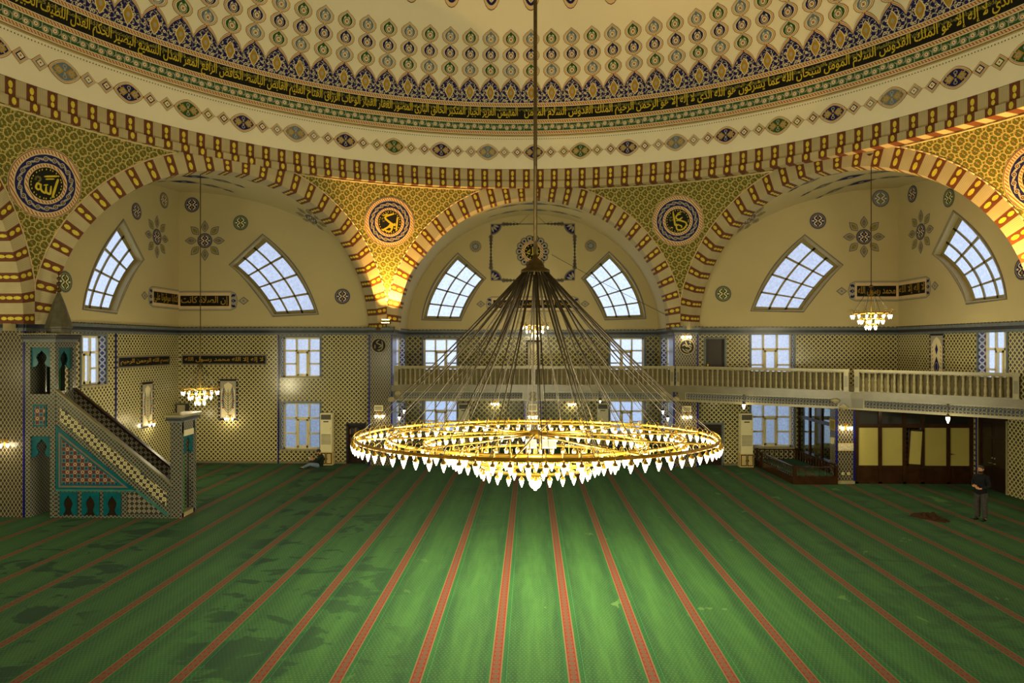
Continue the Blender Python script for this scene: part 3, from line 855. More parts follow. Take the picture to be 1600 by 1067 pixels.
def fan_window(fn, pts, label):
    """pts: A top outer, OM outer mid, B bottom outer, C bottom inner, IM inner mid, D top inner in (u,z)"""
    NWIN[0] += 1
    A, OM, B, C, IM, Dp = [Vector((p[0], p[1], 0)) for p in pts]
    def quad(a, m, b, t): c = 2*m-(a+b)/2; return a*(1-t)**2+c*2*t*(1-t)+b*t*t
    P = lambda s, t: quad(A, OM, B, t).lerp(quad(Dp, IM, C, t), s)
    T = lin(13, 0, 1)
    def loop(e): return [P(e*.9, t) for t in [e*.55+x*(1-e*1.1) for x in T]]+[P(1-e*.9, t) for t in [1-e*.55-x*(1-e*1.1) for x in T]]
    out = loop(0); inn = loop(.085); dep = .32
    mb = MB()
    def rib(a, b, w, d0, d1):
        L = [P(*x) for x in a]; R = [P(*x) for x in b]
        for i in range(len(L)-1):
            p0, p1 = L[i], L[i+1]; q0, q1 = R[i], R[i+1]
            for dd in (d0,): mb.poly([fn(p0.x, p0.y, dd), fn(p1.x, p1.y, dd), fn(q1.x, q1.y, dd), fn(q0.x, q0.y, dd)], FRAMEG)
            mb.poly([fn(p0.x, p0.y, d0), fn(p1.x, p1.y, d0), fn(p1.x, p1.y, d1), fn(p0.x, p0.y, d1)], FRAMEG)
            mb.poly([fn(q0.x, q0.y, d0), fn(q1.x, q1.y, d0), fn(q1.x, q1.y, d1), fn(q0.x, q0.y, d1)], FRAMEG)
    for s in (.36, .69): rib([(s-.02, t) for t in T], [(s+.02, t) for t in T], .05, dep-.05, dep)
    for t in (.27, .52, .765): rib([(s, t-.012) for s in lin(5, .05, .95)], [(s, t+.012) for s in lin(5, .05, .95)], .05, dep-.05, dep)
    n = len(out)
    for i in range(n):
        a, b, c, d = out[i], out[(i+1) % n], inn[(i+1) % n], inn[i]
        mb.poly([fn(a.x, a.y, dep-.05), fn(b.x, b.y, dep-.05), fn(c.x, c.y, dep-.05), fn(d.x, d.y, dep-.05)], FRAMEG)
    o = mb.build('window_%d' % NWIN[0], kind='structure'); o['label'] = label
    mb = MB()
    for i in range(12):
        for j in range(6):
            q = [P(j/6, T[i]), P((j+1)/6, T[i]), P((j+1)/6, T[i+1]), P(j/6, T[i+1])]
            mb.poly([fn(v.x, v.y, dep+.005) for v in q], PANE)
    mb.build('pane', o)
    mb = MB()
    for i in range(n):
        a, b = out[i], out[(i+1) % n]
        mb.poly([fn(a.x, a.y, 0), fn(b.x, b.y, 0), fn(b.x, b.y, dep), fn(a.x, a.y, dep)], WALLP)
    mb.build('reveal', o)
    mb = MB(); g = [Vector((x.x, x.y, 0)) for x in out]; ctr = sum(g, Vector((0, 0, 0)))/n
    gro = [c+(c-ctr).normalized()*.13 for c in g]; gm = [c+(c-ctr).normalized()*.065 for c in g]
    for L, Rr, m, dd in ((g, gm, P_['pale'], -.03), (gm, gro, P_['grey'], -.015)):
        for i in range(n):
            a, b, c, d = L[i], L[(i+1) % n], Rr[(i+1) % n], Rr[i]
            mb.poly([fn(a.x, a.y, dd), fn(b.x, b.y, dd), fn(c.x, c.y, dd), fn(d.x, d.y, dd)], m)
            mb.poly([fn(d.x, d.y, dd), fn(c.x, c.y, dd), fn(c.x, c.y, 0.01), fn(d.x, d.y, 0.01)], m)
    mb.build('surround', o)
    return [(p.x, p.y) for p in out]
FRAMEG = plain('olive_window_bars', srgb(150, 138, 92), .5, 0, .1)
# floor
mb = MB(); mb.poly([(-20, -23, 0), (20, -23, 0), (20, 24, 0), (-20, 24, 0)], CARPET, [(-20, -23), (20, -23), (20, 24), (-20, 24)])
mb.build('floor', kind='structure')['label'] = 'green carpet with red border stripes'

Yl = lambda px, py: at_x(px, py, LX); Yr = lambda px, py: at_x(px, py, RX)
def pxs(f, L): return [f(*p) for p in L]
# ---- left corner bay
hb = [window(FB, -11.97, -10.14, 4.1, 6.0, 'upper nine-light window in the far wall of the left bay'),
      window(FB, -11.97, -10.14, .66, 2.87, 'lower nine-light window beside the air conditioner in the left bay', True), (-8.81, -7.98, 0, 1.87)]
hl = [window(FL, 9.82, 11.28, 4.1, 6.0, 'upper window in the left wall behind the minbar'), window(FL, 9.82, 11.28, .66, 2.87, 'lower window in the left wall behind the minbar stair', True)]
ub = lambda L: [(v.x, v.z) for v in pxs(lambda x, y: at_y(x, y, ZW), L)]
ul = lambda L: [(v.y, v.z) for v in pxs(Yl, L)]
ur = lambda L: [(v.y, v.z) for v in pxs(Yr, L)]
uc = lambda L: [(v.x, v.z) for v in pxs(lambda x, y: at_y(x, y, YB), L)]
w1 = fan_window(FB, ub([(411, 369), (463, 424), (495, 489), (426, 491), (396, 448), (361, 415)]), 'fan-shaped window in the far wall of the left bay')
w2 = fan_window(FL, ul([(192, 346), (151, 413), (131, 481), (182, 486), (200, 440), (223, 407)]), 'fan-shaped window in the left wall above the minbar')
w3 = fan_window(FB, ub([(1257, 370), (1207, 424), (1176, 484), (1255, 484), (1281, 449), (1314, 415)]), 'fan-shaped window in the far wall of the right bay')
w4 = fan_window(FR, ur([(1491, 332), (1546, 393), (1571, 465), (1510, 471), (1492, 430), (1459, 398)]), 'fan-shaped window in the right wall')
w5 = fan_window(FC, uc([(715, 398), (678, 447), (661, 498), (720, 498), (736, 463), (757, 436)]), 'left fan-shaped window of the centre bay')
w6 = fan_window(FC, uc([(952, 396), (991, 445), (1007, 496), (946, 497), (931, 464), (911, 436)]), 'right fan-shaped window of the centre bay')
wmb = {}
def lunette(sgn):
    """top outline of a corner-bay wall where the vault meets it: (x, z) from pier to corner"""
    return [(sgn*(16.9-s*sqrt(2)), ZC+B2*sqrt(max(1-(s/A2)**2, 0))+.03) for s in [A2*cos(pi/2*i/24) for i in range(25)]]
cz = CT0
mb = MB(); arc = lunette(-1)
mb.flat([[(-16.98, cz), (-6.95, cz), (-6.95, ZC)]+arc+[(-16.98, arc[-1][1])], w1], lambda u, z: FB(u, z), WALLP)
wall_plane(mb, FB, LX-.1, -7.4, 0, cz, hb, TILE); wmb['bl'] = mb
mb = MB(); arcl = [(-x, z) for x, z in arc]       # along Y
mb.flat([[(16.93, cz), (6.0, cz), (6.0, ZC)]+[(y, z) for y, z in arcl]+[(16.93, arcl[-1][1])], w2], lambda u, z: FL(u, z), WALLP)
wall_plane(mb, FL, 6.65, 16.9, 0, cz, hl, TILE); wmb['l'] = mb
# ---- right corner bay
hr = [window(FB, 10.23, 12.18, 3.95, 6.2, 'upper nine-light window above the gallery in the right bay'), (8.11, 8.98, 3.5, 5.92),
      window(FB, 10.23, 12.18, .86, 2.95, 'lower nine-light window behind the railed platform', True), window(FB, 12.7, 15.4, .86, 2.95, 'window at the back of the glazed office', True), (7.73, 8.86, 0, 1.92)]
hrr = [window(FR, 9.66, 11.2, 3.95, 6.28, 'window in the right wall above the gallery')]
mb = MB(); arc = lunette(1)
mb.flat([[(6.95, cz), (17.03, cz), (17.03, arc[-1][1])]+arc[::-1]+[(6.95, ZC)], w3], lambda u, z: FB(u, z), WALLP)
wall_plane(mb, FB, 7.4, 18, 0, cz, hr, TILE); wmb['br'] = mb
mb = MB()
mb.flat([[(6.0, cz), (16.93, cz), (16.93, arcl[-1][1])]+[(y, z) for y, z in arcl][::-1]+[(6.0, ZC)], w4], lambda u, z: FR(u, z), WALLP)
wall_plane(mb, FR, 6.0, 16.9, 3.5, cz, hrr, TILE)
wall_plane(mb, FRL, -22, 16.9, 0, 3.6, [(10.85, 12.5, 0, 2.85)], TILE); wmb['r'] = mb
# ---- centre bay
hc = [window(FC, -6.14, -4.24, 3.9, 5.98, 'upper left window of the centre bay'), window(FC, 4.34, 6.24, 3.9, 6.02, 'upper right window of the centre bay'),
      window(FC, -6.14, -4.24, .7, 2.5, 'lower left window of the centre bay', True), window(FC, 4.34, 6.24, .7, 2.5, 'lower right window of the centre bay', True)]
hcl = [window(FCL, 18.4, 22.2, 3.9, 6.0, 'upper window in the left cheek of the centre bay'), window(FCL, 18.4, 22.2, .7, 2.6, 'lower window in the left cheek of the centre bay', True)]
hcr = [window(FCR, 18.4, 22.2, 3.9, 6.0, 'upper window in the right cheek of the centre bay'), window(FCR, 18.4, 22.2, .7, 2.6, 'lower window in the right cheek of the centre bay', True)]
mb = MB(); arc2 = [(A2*cos(pi*i/48), ZC+B2*sin(pi*i/48)) for i in range(49)]
mb.flat([[(-A2, cz), (A2, cz)]+arc2, w5, w6], lambda u, z: FC(u, z), WALLP)
wall_plane(mb, FC, -CW, CW, 0, cz, hc, TILEC); wmb['c'] = mb
mb = MB(); wall_plane(mb, FCL, 17.3, YB, 0, cz, hcl, TILEC); wall_plane(mb, FCL, 17.3, YB, cz, ZC, [], WALLP); mb.build('wall_centre_left', kind='structure')
mb = MB(); wall_plane(mb, FCR, 17.3, YB, 0, cz, hcr, TILEC); wall_plane(mb, FCR, 17.3, YB, cz, ZC, [], WALLP); mb.build('wall_centre_right', kind='structure')
# vaults
vault = {}
mb = MB(); f0 = arch_frame(0)
T = lin(49, 0, pi)
mb.grid(lambda t, d: f0(A2*cos(t), d, ZC+B2*sin(t)), T, lin(8, TH, YB-AP+.02), WALLP, lambda t, d: (t*7, d))
for i in range(48):
    a, b = T[i], T[i+1]
    mb.poly([f0(AI*cos(a), TH, ZC+BI*sin(a)), f0(AI*cos(b), TH, ZC+BI*sin(b)), f0(A2*cos(b), TH, ZC+B2*sin(b)), f0(A2*cos(a), TH, ZC+B2*sin(a))], WALLP)
vault[0] = mb
def dmax(k, s):
    if k == 7: return (7.36-s) if s > 0 else 7.43+s
    if k == 1: return (7.50-s) if s > 0 else 7.36+s
    return 7.4-abs(s)
for k in (7, 1, 3, 5):
    f = arch_frame(k); mb = MB(); mb.grid(lambda t, q: f(A2*cos(t), TH+(max(dmax(k, A2*cos(t))+.03-TH, 0))*q, ZC+B2*sin(t)), T, lin(9, 0, 1), WALLP, lambda t, q: (t*6, q*6))
    for i in range(48):
        a, b = T[i], T[i+1]
        mb.poly([f(AI*cos(a), TH, ZC+BI*sin(a)), f(AI*cos(b), TH, ZC+BI*sin(b)), f(A2*cos(b), TH, ZC+B2*sin(b)), f(A2*cos(a), TH, ZC+B2*sin(a))], WALLP)
    vault[k] = mb
# ---- piers between the arches (below the arch bands)
mb = MB()
def pier(x0, x1, y0, y1, m, front=TILEP, h=CT0):
    fbox(mb, lambda u, z, d=0: Vector((u, d, z)), x0, x1, 0, h, y0, y1, m)
def pier_done(n, l):
    global mb
    mb.build(n, kind='structure')['label'] = l; mb = MB()
trimb = lambda x, y: mb.box((x-.035, y-.03, 0), (x+.035, y+.05, CT0), BLUETRIM)
pier(-7.66, -6.6, 16.45, 17.6, TILEP); trimb(-7.66, 16.45); trimb(-6.6, 16.45); mb.box((-7.66, 16.9, CT0), (-6.62, 17.5, 8.0), WALLP)
pier_done('wall_pier_back_left', 'left tiled pier with cobalt edge strips')
pier(6.53, 7.62, 16.45, 17.6, TILEP); trimb(6.53, 16.45); trimb(7.62, 16.45); mb.box((6.6, 16.9, CT0), (7.62, 17.5, 8.0), WALLP)
pier_done('wall_pier_back_right', 'right tiled pier with cobalt edge strips')
pier(-19.5, -16.95, 6.65, 6.95, TILEP); pier(-16.95, -16.74, 6.65, 7.1, TILEP); trimb(-16.74, 6.65); mb.box((-19.5, 6.62, CT0), (-17.54, 6.95, 8.5), WALLP)
pier_done('wall_pier_left', 'dark tiled pier left of the minbar')
pier(16.74, 19.5, 6.65, 7.1, TILEP); mb.box((16.95, 6.6, CT0), (19.5, 7.1, 8.5), WALLP)
pier_done('wall_pier_right', 'tiled pier at the right wall')
mb.box((-12.15, 16.86, 0), (-12.09, 16.92, CT0), BLUETRIM); mb.build('trim_2', kind='structure'); mb = MB()
mb.box((LX-.02, 11.88, 0), (LX+.04, 11.95, CT0), BLUETRIM); mb.build('trim_3', kind='structure')
# ---- shell of the parts of the hall behind and beside the camera
mb = MB()
HP = lambda pts, m: mb.poly([Vector(p) for p in pts], m, [(p[0]+p[1], p[2]) for p in pts])
for x in (-19.5, 19.5):
    HP([(x, -22, 0), (x, 7, 0), (x, 7, 6.2), (x, -22, 6.2)], TILE if x < 0 else WALLP); HP([(x, -22, 6.2), (x, 7, 6.2), (x, 7, 13.4), (x, -22, 13.4)], WALLP)
HP([(-19.5, -22, 0), (19.5, -22, 0), (19.5, -22, 6.2), (-19.5, -22, 6.2)], TILE); HP([(-19.5, -22, 6.2), (19.5, -22, 6.2), (19.5, -22, 13.4), (-19.5, -22, 13.4)], WALLP)
HP([(-19.5, 6.9, 0), (LX, 6.9, 0), (LX, 6.9, 13.4), (-19.5, 6.9, 13.4)], WALLP); HP([(RX, 7.1, 3.6), (19.5, 7.1, 3.6), (19.5, 7.1, 13.4), (RX, 7.1, 13.4)], WALLP)
ca = [(XC+16.56*sin(2*pi*i/96), 16.56*cos(2*pi*i/96)) for i in range(96)]
mb.flat([[(-24, -24), (24, -24), (24, 24), (-24, 24)], ca], lambda u, v: Vector((u, v, 13.45)), WALLP)
mb.build('wall_front', kind='structure')

# ---------------------------------------------------------------- cornice
def cornice(path, name):
    mb = MB()
    for (x0, y0), (x1, y1) in zip(path, path[1:]):
        a = Vector((x0, y0, 0)); b = Vector((x1, y1, 0)); d = (b-a); L = d.length; d.normalize(); n = Vector((d.y, -d.x, 0))
        def sl(o0, o1, z0, z1, m, e=0):
            P = [a-d*e+n*o0, b+d*e+n*o0, b+d*e+n*o1, a-d*e+n*o1]
            v = [p+Vector((0, 0, z0)) for p in P]+[p+Vector((0, 0, z1)) for p in P]
            for f in ((0, 1, 2, 3), (4, 5, 6, 7), (0, 1, 5, 4), (1, 2, 6, 5), (2, 3, 7, 6), (3, 0, 4, 7)): mb.poly([v[i] for i in f], m, [(i, 0) for i in range(4)])
        sl(-.03, .05, CT0, CT0+.10, CORN); sl(-.03, .10, CT0+.10, CT0+.22, CORND, .05); sl(-.03, .15, CT0+.22, CT0+.34, CORN, .1)
        k = max(int(L/.2), 1)
        for i in range(k):
            c = a+d*(L*(i+.5)/k); w = L/k*.36
            v = [c-d*w+n*.14, c+d*w+n*.14, c+n*.14, c-d*w+n*.06, c+d*w+n*.06, c+n*.06]
            z = [CT0+.34, CT0+.34, CT1-.02, CT0+.34, CT0+.34, CT1-.02]
            v = [p+Vector((0, 0, q)) for p, q in zip(v, z)]
            for f in ((0, 1, 2), (0, 2, 5, 3), (1, 4, 5, 2)): mb.poly([v[q] for q in f], CORND)
    return mb.build(name, kind='structure')
cornice([(-19.5, 6.65), (-16.74, 6.65), (-16.74, 7.1), (LX, 7.1), (LX, 16.9), (-7.66, 16.9), (-7.66, 16.45), (-6.6, 16.45), (-6.6, 17.6), (-CW, 17.6), (-CW, YB), (CW, YB), (CW, 17.6), (6.53, 17.6), (6.53, 16.45), (7.62, 16.45), (7.62, 16.9), (RX, 16.9), (RX, 7.1)], 'trim_cornice')
# base strip of stone along the foot of the walls
mb = MB()
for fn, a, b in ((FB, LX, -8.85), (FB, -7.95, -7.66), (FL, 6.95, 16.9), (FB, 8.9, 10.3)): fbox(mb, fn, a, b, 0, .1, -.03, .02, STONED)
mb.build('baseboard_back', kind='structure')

# ---------------------------------------------------------------- painted ornament on the plaster
def small_medal(p, c, r, m, ring=True):
    p.ell(c, r*1.12, r*1.12, P_['grey'], 0, 18)
    p.ell(c, r, r, m, 1, 18); p.ring(c, r*.9, r*.9, r*.08, P_['pale'], 2, 18)
    for sg in (-1, 1):
        p.stroke([(c[0]+sg*r*.1, c[1]+r*.7), (c[0]+sg*r*.5, c[1]+r*.35), (c[0]+sg*r*.12, c[1]), (c[0]+sg*r*.5, c[1]-r*.35), (c[0]+sg*r*.1, c[1]-r*.7)], r*.15, P_['cream'], 2, 3)
        p.ell((c[0], c[1]+sg*r*.38), r*.13, r*.18, P_['gold'], 3, 6)
        p.fan(petal((c[0]+sg*r*.45, c[1]), pi/2*(1-sg), 0, r*.35, r*.12), P_['cream'], 2)
    p.ell(c, r*.08, r*.08, P_['gold'], 3, 6)
def flower(p, c, r, inner=None):
    small_medal(p, c, r*.34, inner or P_['navy'])
    for i in range(8):
        a = pi/4*i; m = P_['grey'] if i % 2 == 0 else P_['olive']
        p.fan(petal(c, a, r*.40, r*1.0, r*.19), P_['grey'], 0); p.fan(petal(c, a, r*.45, r*.93, r*.14), P_['pale'], 1)
        p.fan(petal(c, a, r*.5, r*.86, r*.09), m, 2); p.ell((c[0]+cos(a)*r*.64, c[1]+sin(a)*r*.64), r*.045, r*.045, P_['gold'], 3, 6)
def sunburst(p, c, r):
    for i in range(20):
        a = 2*pi*i/20; p.fan(petal(c, a, r*.75, r*1.08, r*.1), P_['grey'], 0)
    p.ell(c, r*.82, r*.82, P_['grey'], 1, 18); p.ring(c, r*.74, r*.74, r*.12, P_['pale'], 2, 18); p.ell(c, r*.5, r*.5, P_['blue'], 2, 12)
    for i in range(6): p.fan(petal(c, pi/3*i, 0, r*.45, r*.1), P_['pale'], 3)
    p.ell(c, r*.1, r*.1, P_['gold'], 4, 6)
pb = lambda mb: Paint(mb, lambda u, v, o: FB(u, v, -o), .008, .004)
def C(f, px, py): v = f(px, py); return v
p = pb(wmb['bl'])
X = lambda px, py: (at_y(px, py, ZW).x, at_y(px, py, ZW).z)
small_medal(p, X(300, 320), .33, P_['navy']); small_medal(p, X(376, 348), .33, P_['green']); small_medal(p, X(535, 463), .34, P_['navy']); flower(p, X(320, 376), .98)
def cart(p, u0, u1, zc, h, end0, end1, body=None, uv=None):
    H = h/2
    e0 = u0+(.42 if end0 else 0); e1 = u1-(.42 if end1 else 0)
    def shp(g): return ([(u0+.12-g*.6, zc), (u0+.24-g, zc+H*.7+g), (e0, zc+H+g)] if end0 else [(u0, zc+H+g)])+([(e1, zc+H+g), (u1-.24+g, zc+H*.7+g), (u1-.12+g*.6, zc)] if end1 else [(u1, zc+H+g)]) + \
        ([(u1-.24+g, zc-H*.7-g), (e1, zc-H-g)] if end1 else [(u1, zc-H-g)])+([(e0, zc-H-g), (u0+.24-g, zc-H*.7-g)] if end0 else [(u0, zc-H-g)])
    p.tess([shp(.07)], P_['grey'], 0); p.tess([shp(.045)], P_['pale'], 1)
    p.strip([(e0, zc+H*.95), (e1, zc+H*.95)], [(e0, zc-H*.95), (e1, zc-H*.95)], P_['tan'], 2)
    p.strip([(e0+.08, zc+H*.62), (e1-.08, zc+H*.62)], [(e0+.08, zc-H*.62), (e1-.08, zc-H*.62)], P_['black'], 3)
    for e, sg, on in ((e0, -1, end0), (e1, 1, end1)):
        if not on: continue
        for dz in (-.5, 0, .5):
            p.fan(petal((e+sg*.02, zc+dz*H), pi/2*(1-sg)+dz*.8*sg, 0, .24, .08), P_['navy'], 3); p.ell((e+sg*.12, zc+dz*H*.9), .035, .035, P_['pale'], 4, 6)
        d = (e+sg*.62, zc); p.fan([(d[0]-.26, d[1]), (d[0], d[1]+.2), (d[0]+.26, d[1]), (d[0], d[1]-.2)], P_['grey'], 0); p.fan([(d[0]-.19, d[1]), (d[0], d[1]+.14), (d[0]+.19, d[1]), (d[0], d[1]-.14)], P_['pale'], 1)
        p.ell(d, .05, .05, P_['grey'], 2, 6)
    if body: lettering(p, body, e0+.12, e1-.12, zc-H*.56, zc+H*.56, P_['gold'], 4)
T1 = arabic("كتابا موقوتا على")
T2 = arabic("إن الصلاة كانت")
T3 = arabic("بسم الله الرحمن الرحيم")
T4 = arabic("محمد رسول الله")
T5 = arabic("لا إله إلا الله")
cart(p, -16.94, -14.0, 7.75, .8, False, True, T2)
p = Paint(wmb['l'], lambda u, v, o: FL(u, v, -o), .008, .004)
X = lambda px, py: (Yl(px, py).y, Yl(px, py).z)
small_medal(p, X(213, 330), .33, P_['navy']); small_medal(p, X(256, 313), .33, P_['grey']); small_medal(p, X(101, 440), .36, P_['green']); flower(p, X(245, 370), .98)
cart(p, 14.2, 16.89, 7.8, .8, True, False, T1)
p = pb(wmb['br']); X = lambda px, py: (at_y(px, py, ZW).x, at_y(px, py, ZW).z)
small_medal(p, X(1130, 459), .34, P_['green']); small_medal(p, X(1278, 345), .35, P_['navy']); small_medal(p, X(1376, 310), .36, P_['blue']); flower(p, X(1350, 370), .98)
cart(p, 14.6, 16.98, 8.15, .8, True, False, T4)
p = Paint(wmb['r'], lambda u, v, o: FR(-u, v, -o), .008, .004)       # u runs to the right as seen from the hall
X = lambda px, py: (-Yr(px, py).y, Yr(px, py).z)
small_medal(p, X(1426, 303), .35, P_['navy']); small_medal(p, X(1483, 309), .35, P_['green']); small_medal(p, X(1598, 420), .36, P_['navy']); flower(p, X(1439, 362), .98)
cart(p, -16.89, -14.2, 8.15, .8, False, True, T5)
p = Paint(wmb['c'], lambda u, v, o: FC(u, v, -o), .008, .004)
X = lambda px, py: (at_y(px, py, YB).x, at_y(px, py, YB).z)
sunburst(p, X(743, 385), .33); sunburst(p, X(923, 384), .33)
cart(p, -2.7, 2.75, 7.93, .72, True, True, T3)
x0, x1, z1, z0 = -2.33, 2.37, 12.42, 9.26
for a, b in (((x0, z0), (x1, z0)), ((x1, z0), (x1, z1)), ((x1, z1), (x0, z1)), ((x0, z1), (x0, z0))): p.stroke([a, ((a[0]+b[0])/2, (a[1]+b[1])/2), b], .06, P_['grey'], 0, 0)
for cx, sx in ((x0, 1), (x1, -1)):
    for c_, sz in ((z0, 1), (z1, -1)):
        q = [(cx, c_)]+[(cx+sx*.62*cos(a), c_+sz*.62*sin(a)) for a in lin(9, 0, pi/2)]
        p.fan(q, P_['grey'], 1, (cx+sx*.2, c_+sz*.2)); q = [(cx+sx*.04, c_+sz*.04)]+[(cx+sx*.54*cos(a), c_+sz*.54*sin(a)) for a in lin(9, .08, pi/2-.08)]
        p.fan(q, P_['navy'], 2, (cx+sx*.2, c_+sz*.2))
        for a in (.35, .8, 1.25): p.fan(petal((cx, c_), atan2(sz*sin(a), sx*cos(a)), .14, .5, .06), P_['pale'], 3)
        for i in range(5):
            r = .13-.015*i
            p.ell((cx+sx*(.72+.19*i), c_), r, r, P_['grey'], 0, 8); p.ell((cx, c_+sz*(.72+.19*i)), r, r, P_['grey'], 0, 8)
for sg in (-1, 1): p.stroke([(sg*.15, 13.0), (sg*.75, z1), (sg*1.1, z1+.16)], .04, P_['olive'], 0, 0)
c = X(832, 393)
for i in range(14):
    a = 2*pi*i/14; p.ell((c[0]+.72*cos(a), c[1]+.72*sin(a)), .23, .23, P_['grey'], 0, 10); p.ell((c[0]+.74*cos(a), c[1]+.74*sin(a)), .15, .15, P_['pale'], 1, 8); p.ell((c[0]+.74*cos(a), c[1]+.74*sin(a)), .07, .07, P_['navy'], 2, 6)
p.ell(c, .62, .62, P_['tan'], 2, 24); p.ring(c, .6, .6, .12, ROPE, 3, 24); p.ell(c, .44, .44, P_['black'], 4, 20)
lettering(p, arabic("الله"), c[0]-.3, c[0]+.3, c[1]-.22, c[1]+.26, P_['yellow'], 5)
for i in range(12): a = 2*pi*i/12; p.fan(petal(c, a+.2, .32, .42, .03), P_['yellow'], 5)
# spindle chains and flowers on the vaults
def chain(p, uc, v, L, m1, m2, sg=1):
    def sp(u, l, w, m): p.fan([(u-l, v), (u-l*.4, v+w*.75), (u, v+w), (u+l*.4, v+w*.75), (u+l, v), (u+l*.4, v-w*.75), (u, v-w), (u-l*.4, v-w*.75)], P_['grey'], 0, (u, v)); p.fan([(u-l*.85, v), (u-l*.4, v+w*.5), (u, v+w*.7), (u+l*.4, v+w*.5), (u+l*.85, v), (u+l*.4, v-w*.5), (u, v-w*.7), (u-l*.4, v-w*.5)], m, 1, (u, v)); p.ell((u, v), l*.2, w*.3, P_['pale'], 2, 6)
    sp(uc, L*.34, .28, m1); sp(uc+L*.6, L*.25, .19, m2); sp(uc-L*.6, L*.25, .19, m2); sp(uc+L*1.0, L*.16, .09, m1); sp(uc-L*1.0, L*.16, .09, m1)
for k in (7, 1):
    f = arch_frame(k)
    p = Paint(vault[k], lambda u, v, o: f((A2-o)*cos(pi/2-u/6.83), v, ZC+(B2-o)*sin(pi/2-u/6.83)), .01, .005)
    for d in (2.2, 3.5, 4.8): chain(p, -.6, d, 1.9, P_['navy'], P_['grey'])
    flower(p, ((4.5 if k == 7 else -4.73), 2.5 if k == 7 else 2.05), .85)
    flower(p, ((-4.5 if k == 7 else 4.73), 2.3), .85)
p = Paint(vault[0], lambda u, v, o: f0((A2-o)*cos(pi/2-u/6.85), v, ZC+(B2-o)*sin(pi/2-u/6.85)), .01, .005)
for d in (1.8, 3.45, 5.1): chain(p, 0.1, d, 2.2, P_['blue'], P_['grey'])
for sg in (-1, 1):
    for d, m in ((1.6, P_['navy']), (2.5, P_['green'])): chain(p, sg*4.1, d, .8, m, P_['grey']); chain(p, sg*6.6, d, 1.5, m, P_['blue']); chain(p, sg*9.9, d, .7, m, P_['grey'])
NM = {'bl': 'wall_back_left', 'l': 'wall_left', 'br': 'wall_back_right', 'r': 'wall_right', 'c': 'wall_centre_back'}

# ---------------------------------------------------------------- tile pictures and inscriptions set in the tiled walls
def insc(p, u0, u1, z0, z1, body):
    p.strip([(u0-.07, z0-.07), (u1+.07, z0-.07)], [(u0-.07, z1+.07), (u1+.07, z1+.07)], P_['grey'], 0)
    p.strip([(u0, z0), (u1, z0)], [(u0, z1), (u1, z1)], P_['black'], 1)
    lettering(p, body, u0+.1, u1-.1, z0+.05, z1-.05, P_['gold'], 2)
insc(pb(wmb['bl']), -16.75, -12.75, 4.75, 5.12, T4+' '+T5)
insc(Paint(wmb['l'], lambda u, v, o: FL(u, v, -o), .008, .004), 12.15, 16.05, 4.75, 5.12, T3)
def m_treepanel(name):
    m = M(name, .2); u, v = m.uv()
    return m
def tree_panel(p, u0, u1, z0, z1, kind=0):
    q = lambda a, b, c, d, m, k: p.strip([(a, c), (b, c)], [(a, d), (b, d)], m, k)
    W = u1-u0; H = z1-z0; cu = (u0+u1)/2
    q(u0, u1, z0, z1, P_['dark'], 0); n = int(H/.16)
    for i in range(n):
        z = z0+H*(i+.5)/n
        for x in (u0+.05, u1-.05): p.ell((x, z), .035, .04, P_['tan' if i % 2 else 'blue'], 1, 6)
    q(u0+.1, u1-.1, z0+.1, z1-.1, P_['pale'], 1)
    arch = [(u0+.15, z0+.15), (u1-.15, z0+.15), (u1-.15, z1-.55), (cu+W*.2, z1-.28), (cu, z1-.15), (cu-W*.2, z1-.28), (u0+.15, z1-.55)]
    p.fan(arch, P_['cream'], 2, (cu, (z0+z1)/2))
    if kind == 0:
        p.stroke([(cu, z0+.25), (cu, z0+H*.5), (cu, z1-.5)], .05, P_['olive'], 3, 2)
        for i in range(9):
            z = z0+.35+(H-1.0)*i/9; w = W*.34*(1-.35*abs(i/8-.35))
            for sg in (-1, 1):
                p.stroke([(cu, z), (cu+sg*w*.6, z+.2), (cu+sg*w*.9, z+.48)], .032, P_['navy' if i % 2 else 'olive'], 3, 2); p.ell((cu+sg*w*.85, z+.26), .045, .05, P_['red' if i % 3 == 0 else 'blue'], 4, 7)
    else:
        p.fan([(cu, z0+H*.20), (cu+W*.2, z0+H*.42), (cu, z0+H*.6), (cu-W*.2, z0+H*.42)], P_['navy'], 3); p.ring((cu, z0+H*.42), W*.12, W*.18, .03, P_['pale'], 4, 10)
        p.fan([(cu, z0+H*.62), (cu+W*.1, z0+H*.72), (cu, z0+H*.82), (cu-W*.1, z0+H*.72)], P_['navy'], 3)
        for i in range(10):
            for sg in (-1, 1): p.fan(petal((cu+sg*W*.28, z0+.3+(H-.9)*i/9), pi/2+sg*.6, -.08, .1, .03), P_['gold'], 3)
tree_panel(pb(wmb['bl']), -15.03, -14.07, 2.04, 4.02)
tree_panel(Paint(wmb['l'], lambda u, v, o: FL(u, v, -o), .008, .004), 13.73, 14.73, 2.0, 4.02)
tree_panel(Paint(wmb['c'], lambda u, v, o: FC(u, v, -o), .008, .004), -.36, .55, 3.6, 5.9)
tree_panel(Paint(wmb['r'], lambda u, v, o: FR(-u, v, -o), .008, .004), -14.4, -13.34, 3.72, 6.14, 1)
for k, n in NM.items(): wmb[k].build(n, kind='structure')
for k, n in ((0, 'ceiling_centre_vault'), (7, 'ceiling_left_vault'), (1, 'ceiling_right_vault'), (3, 'ceiling_front_right_vault'), (5, 'ceiling_front_left_vault')): vault[k].build(n, kind='structure')

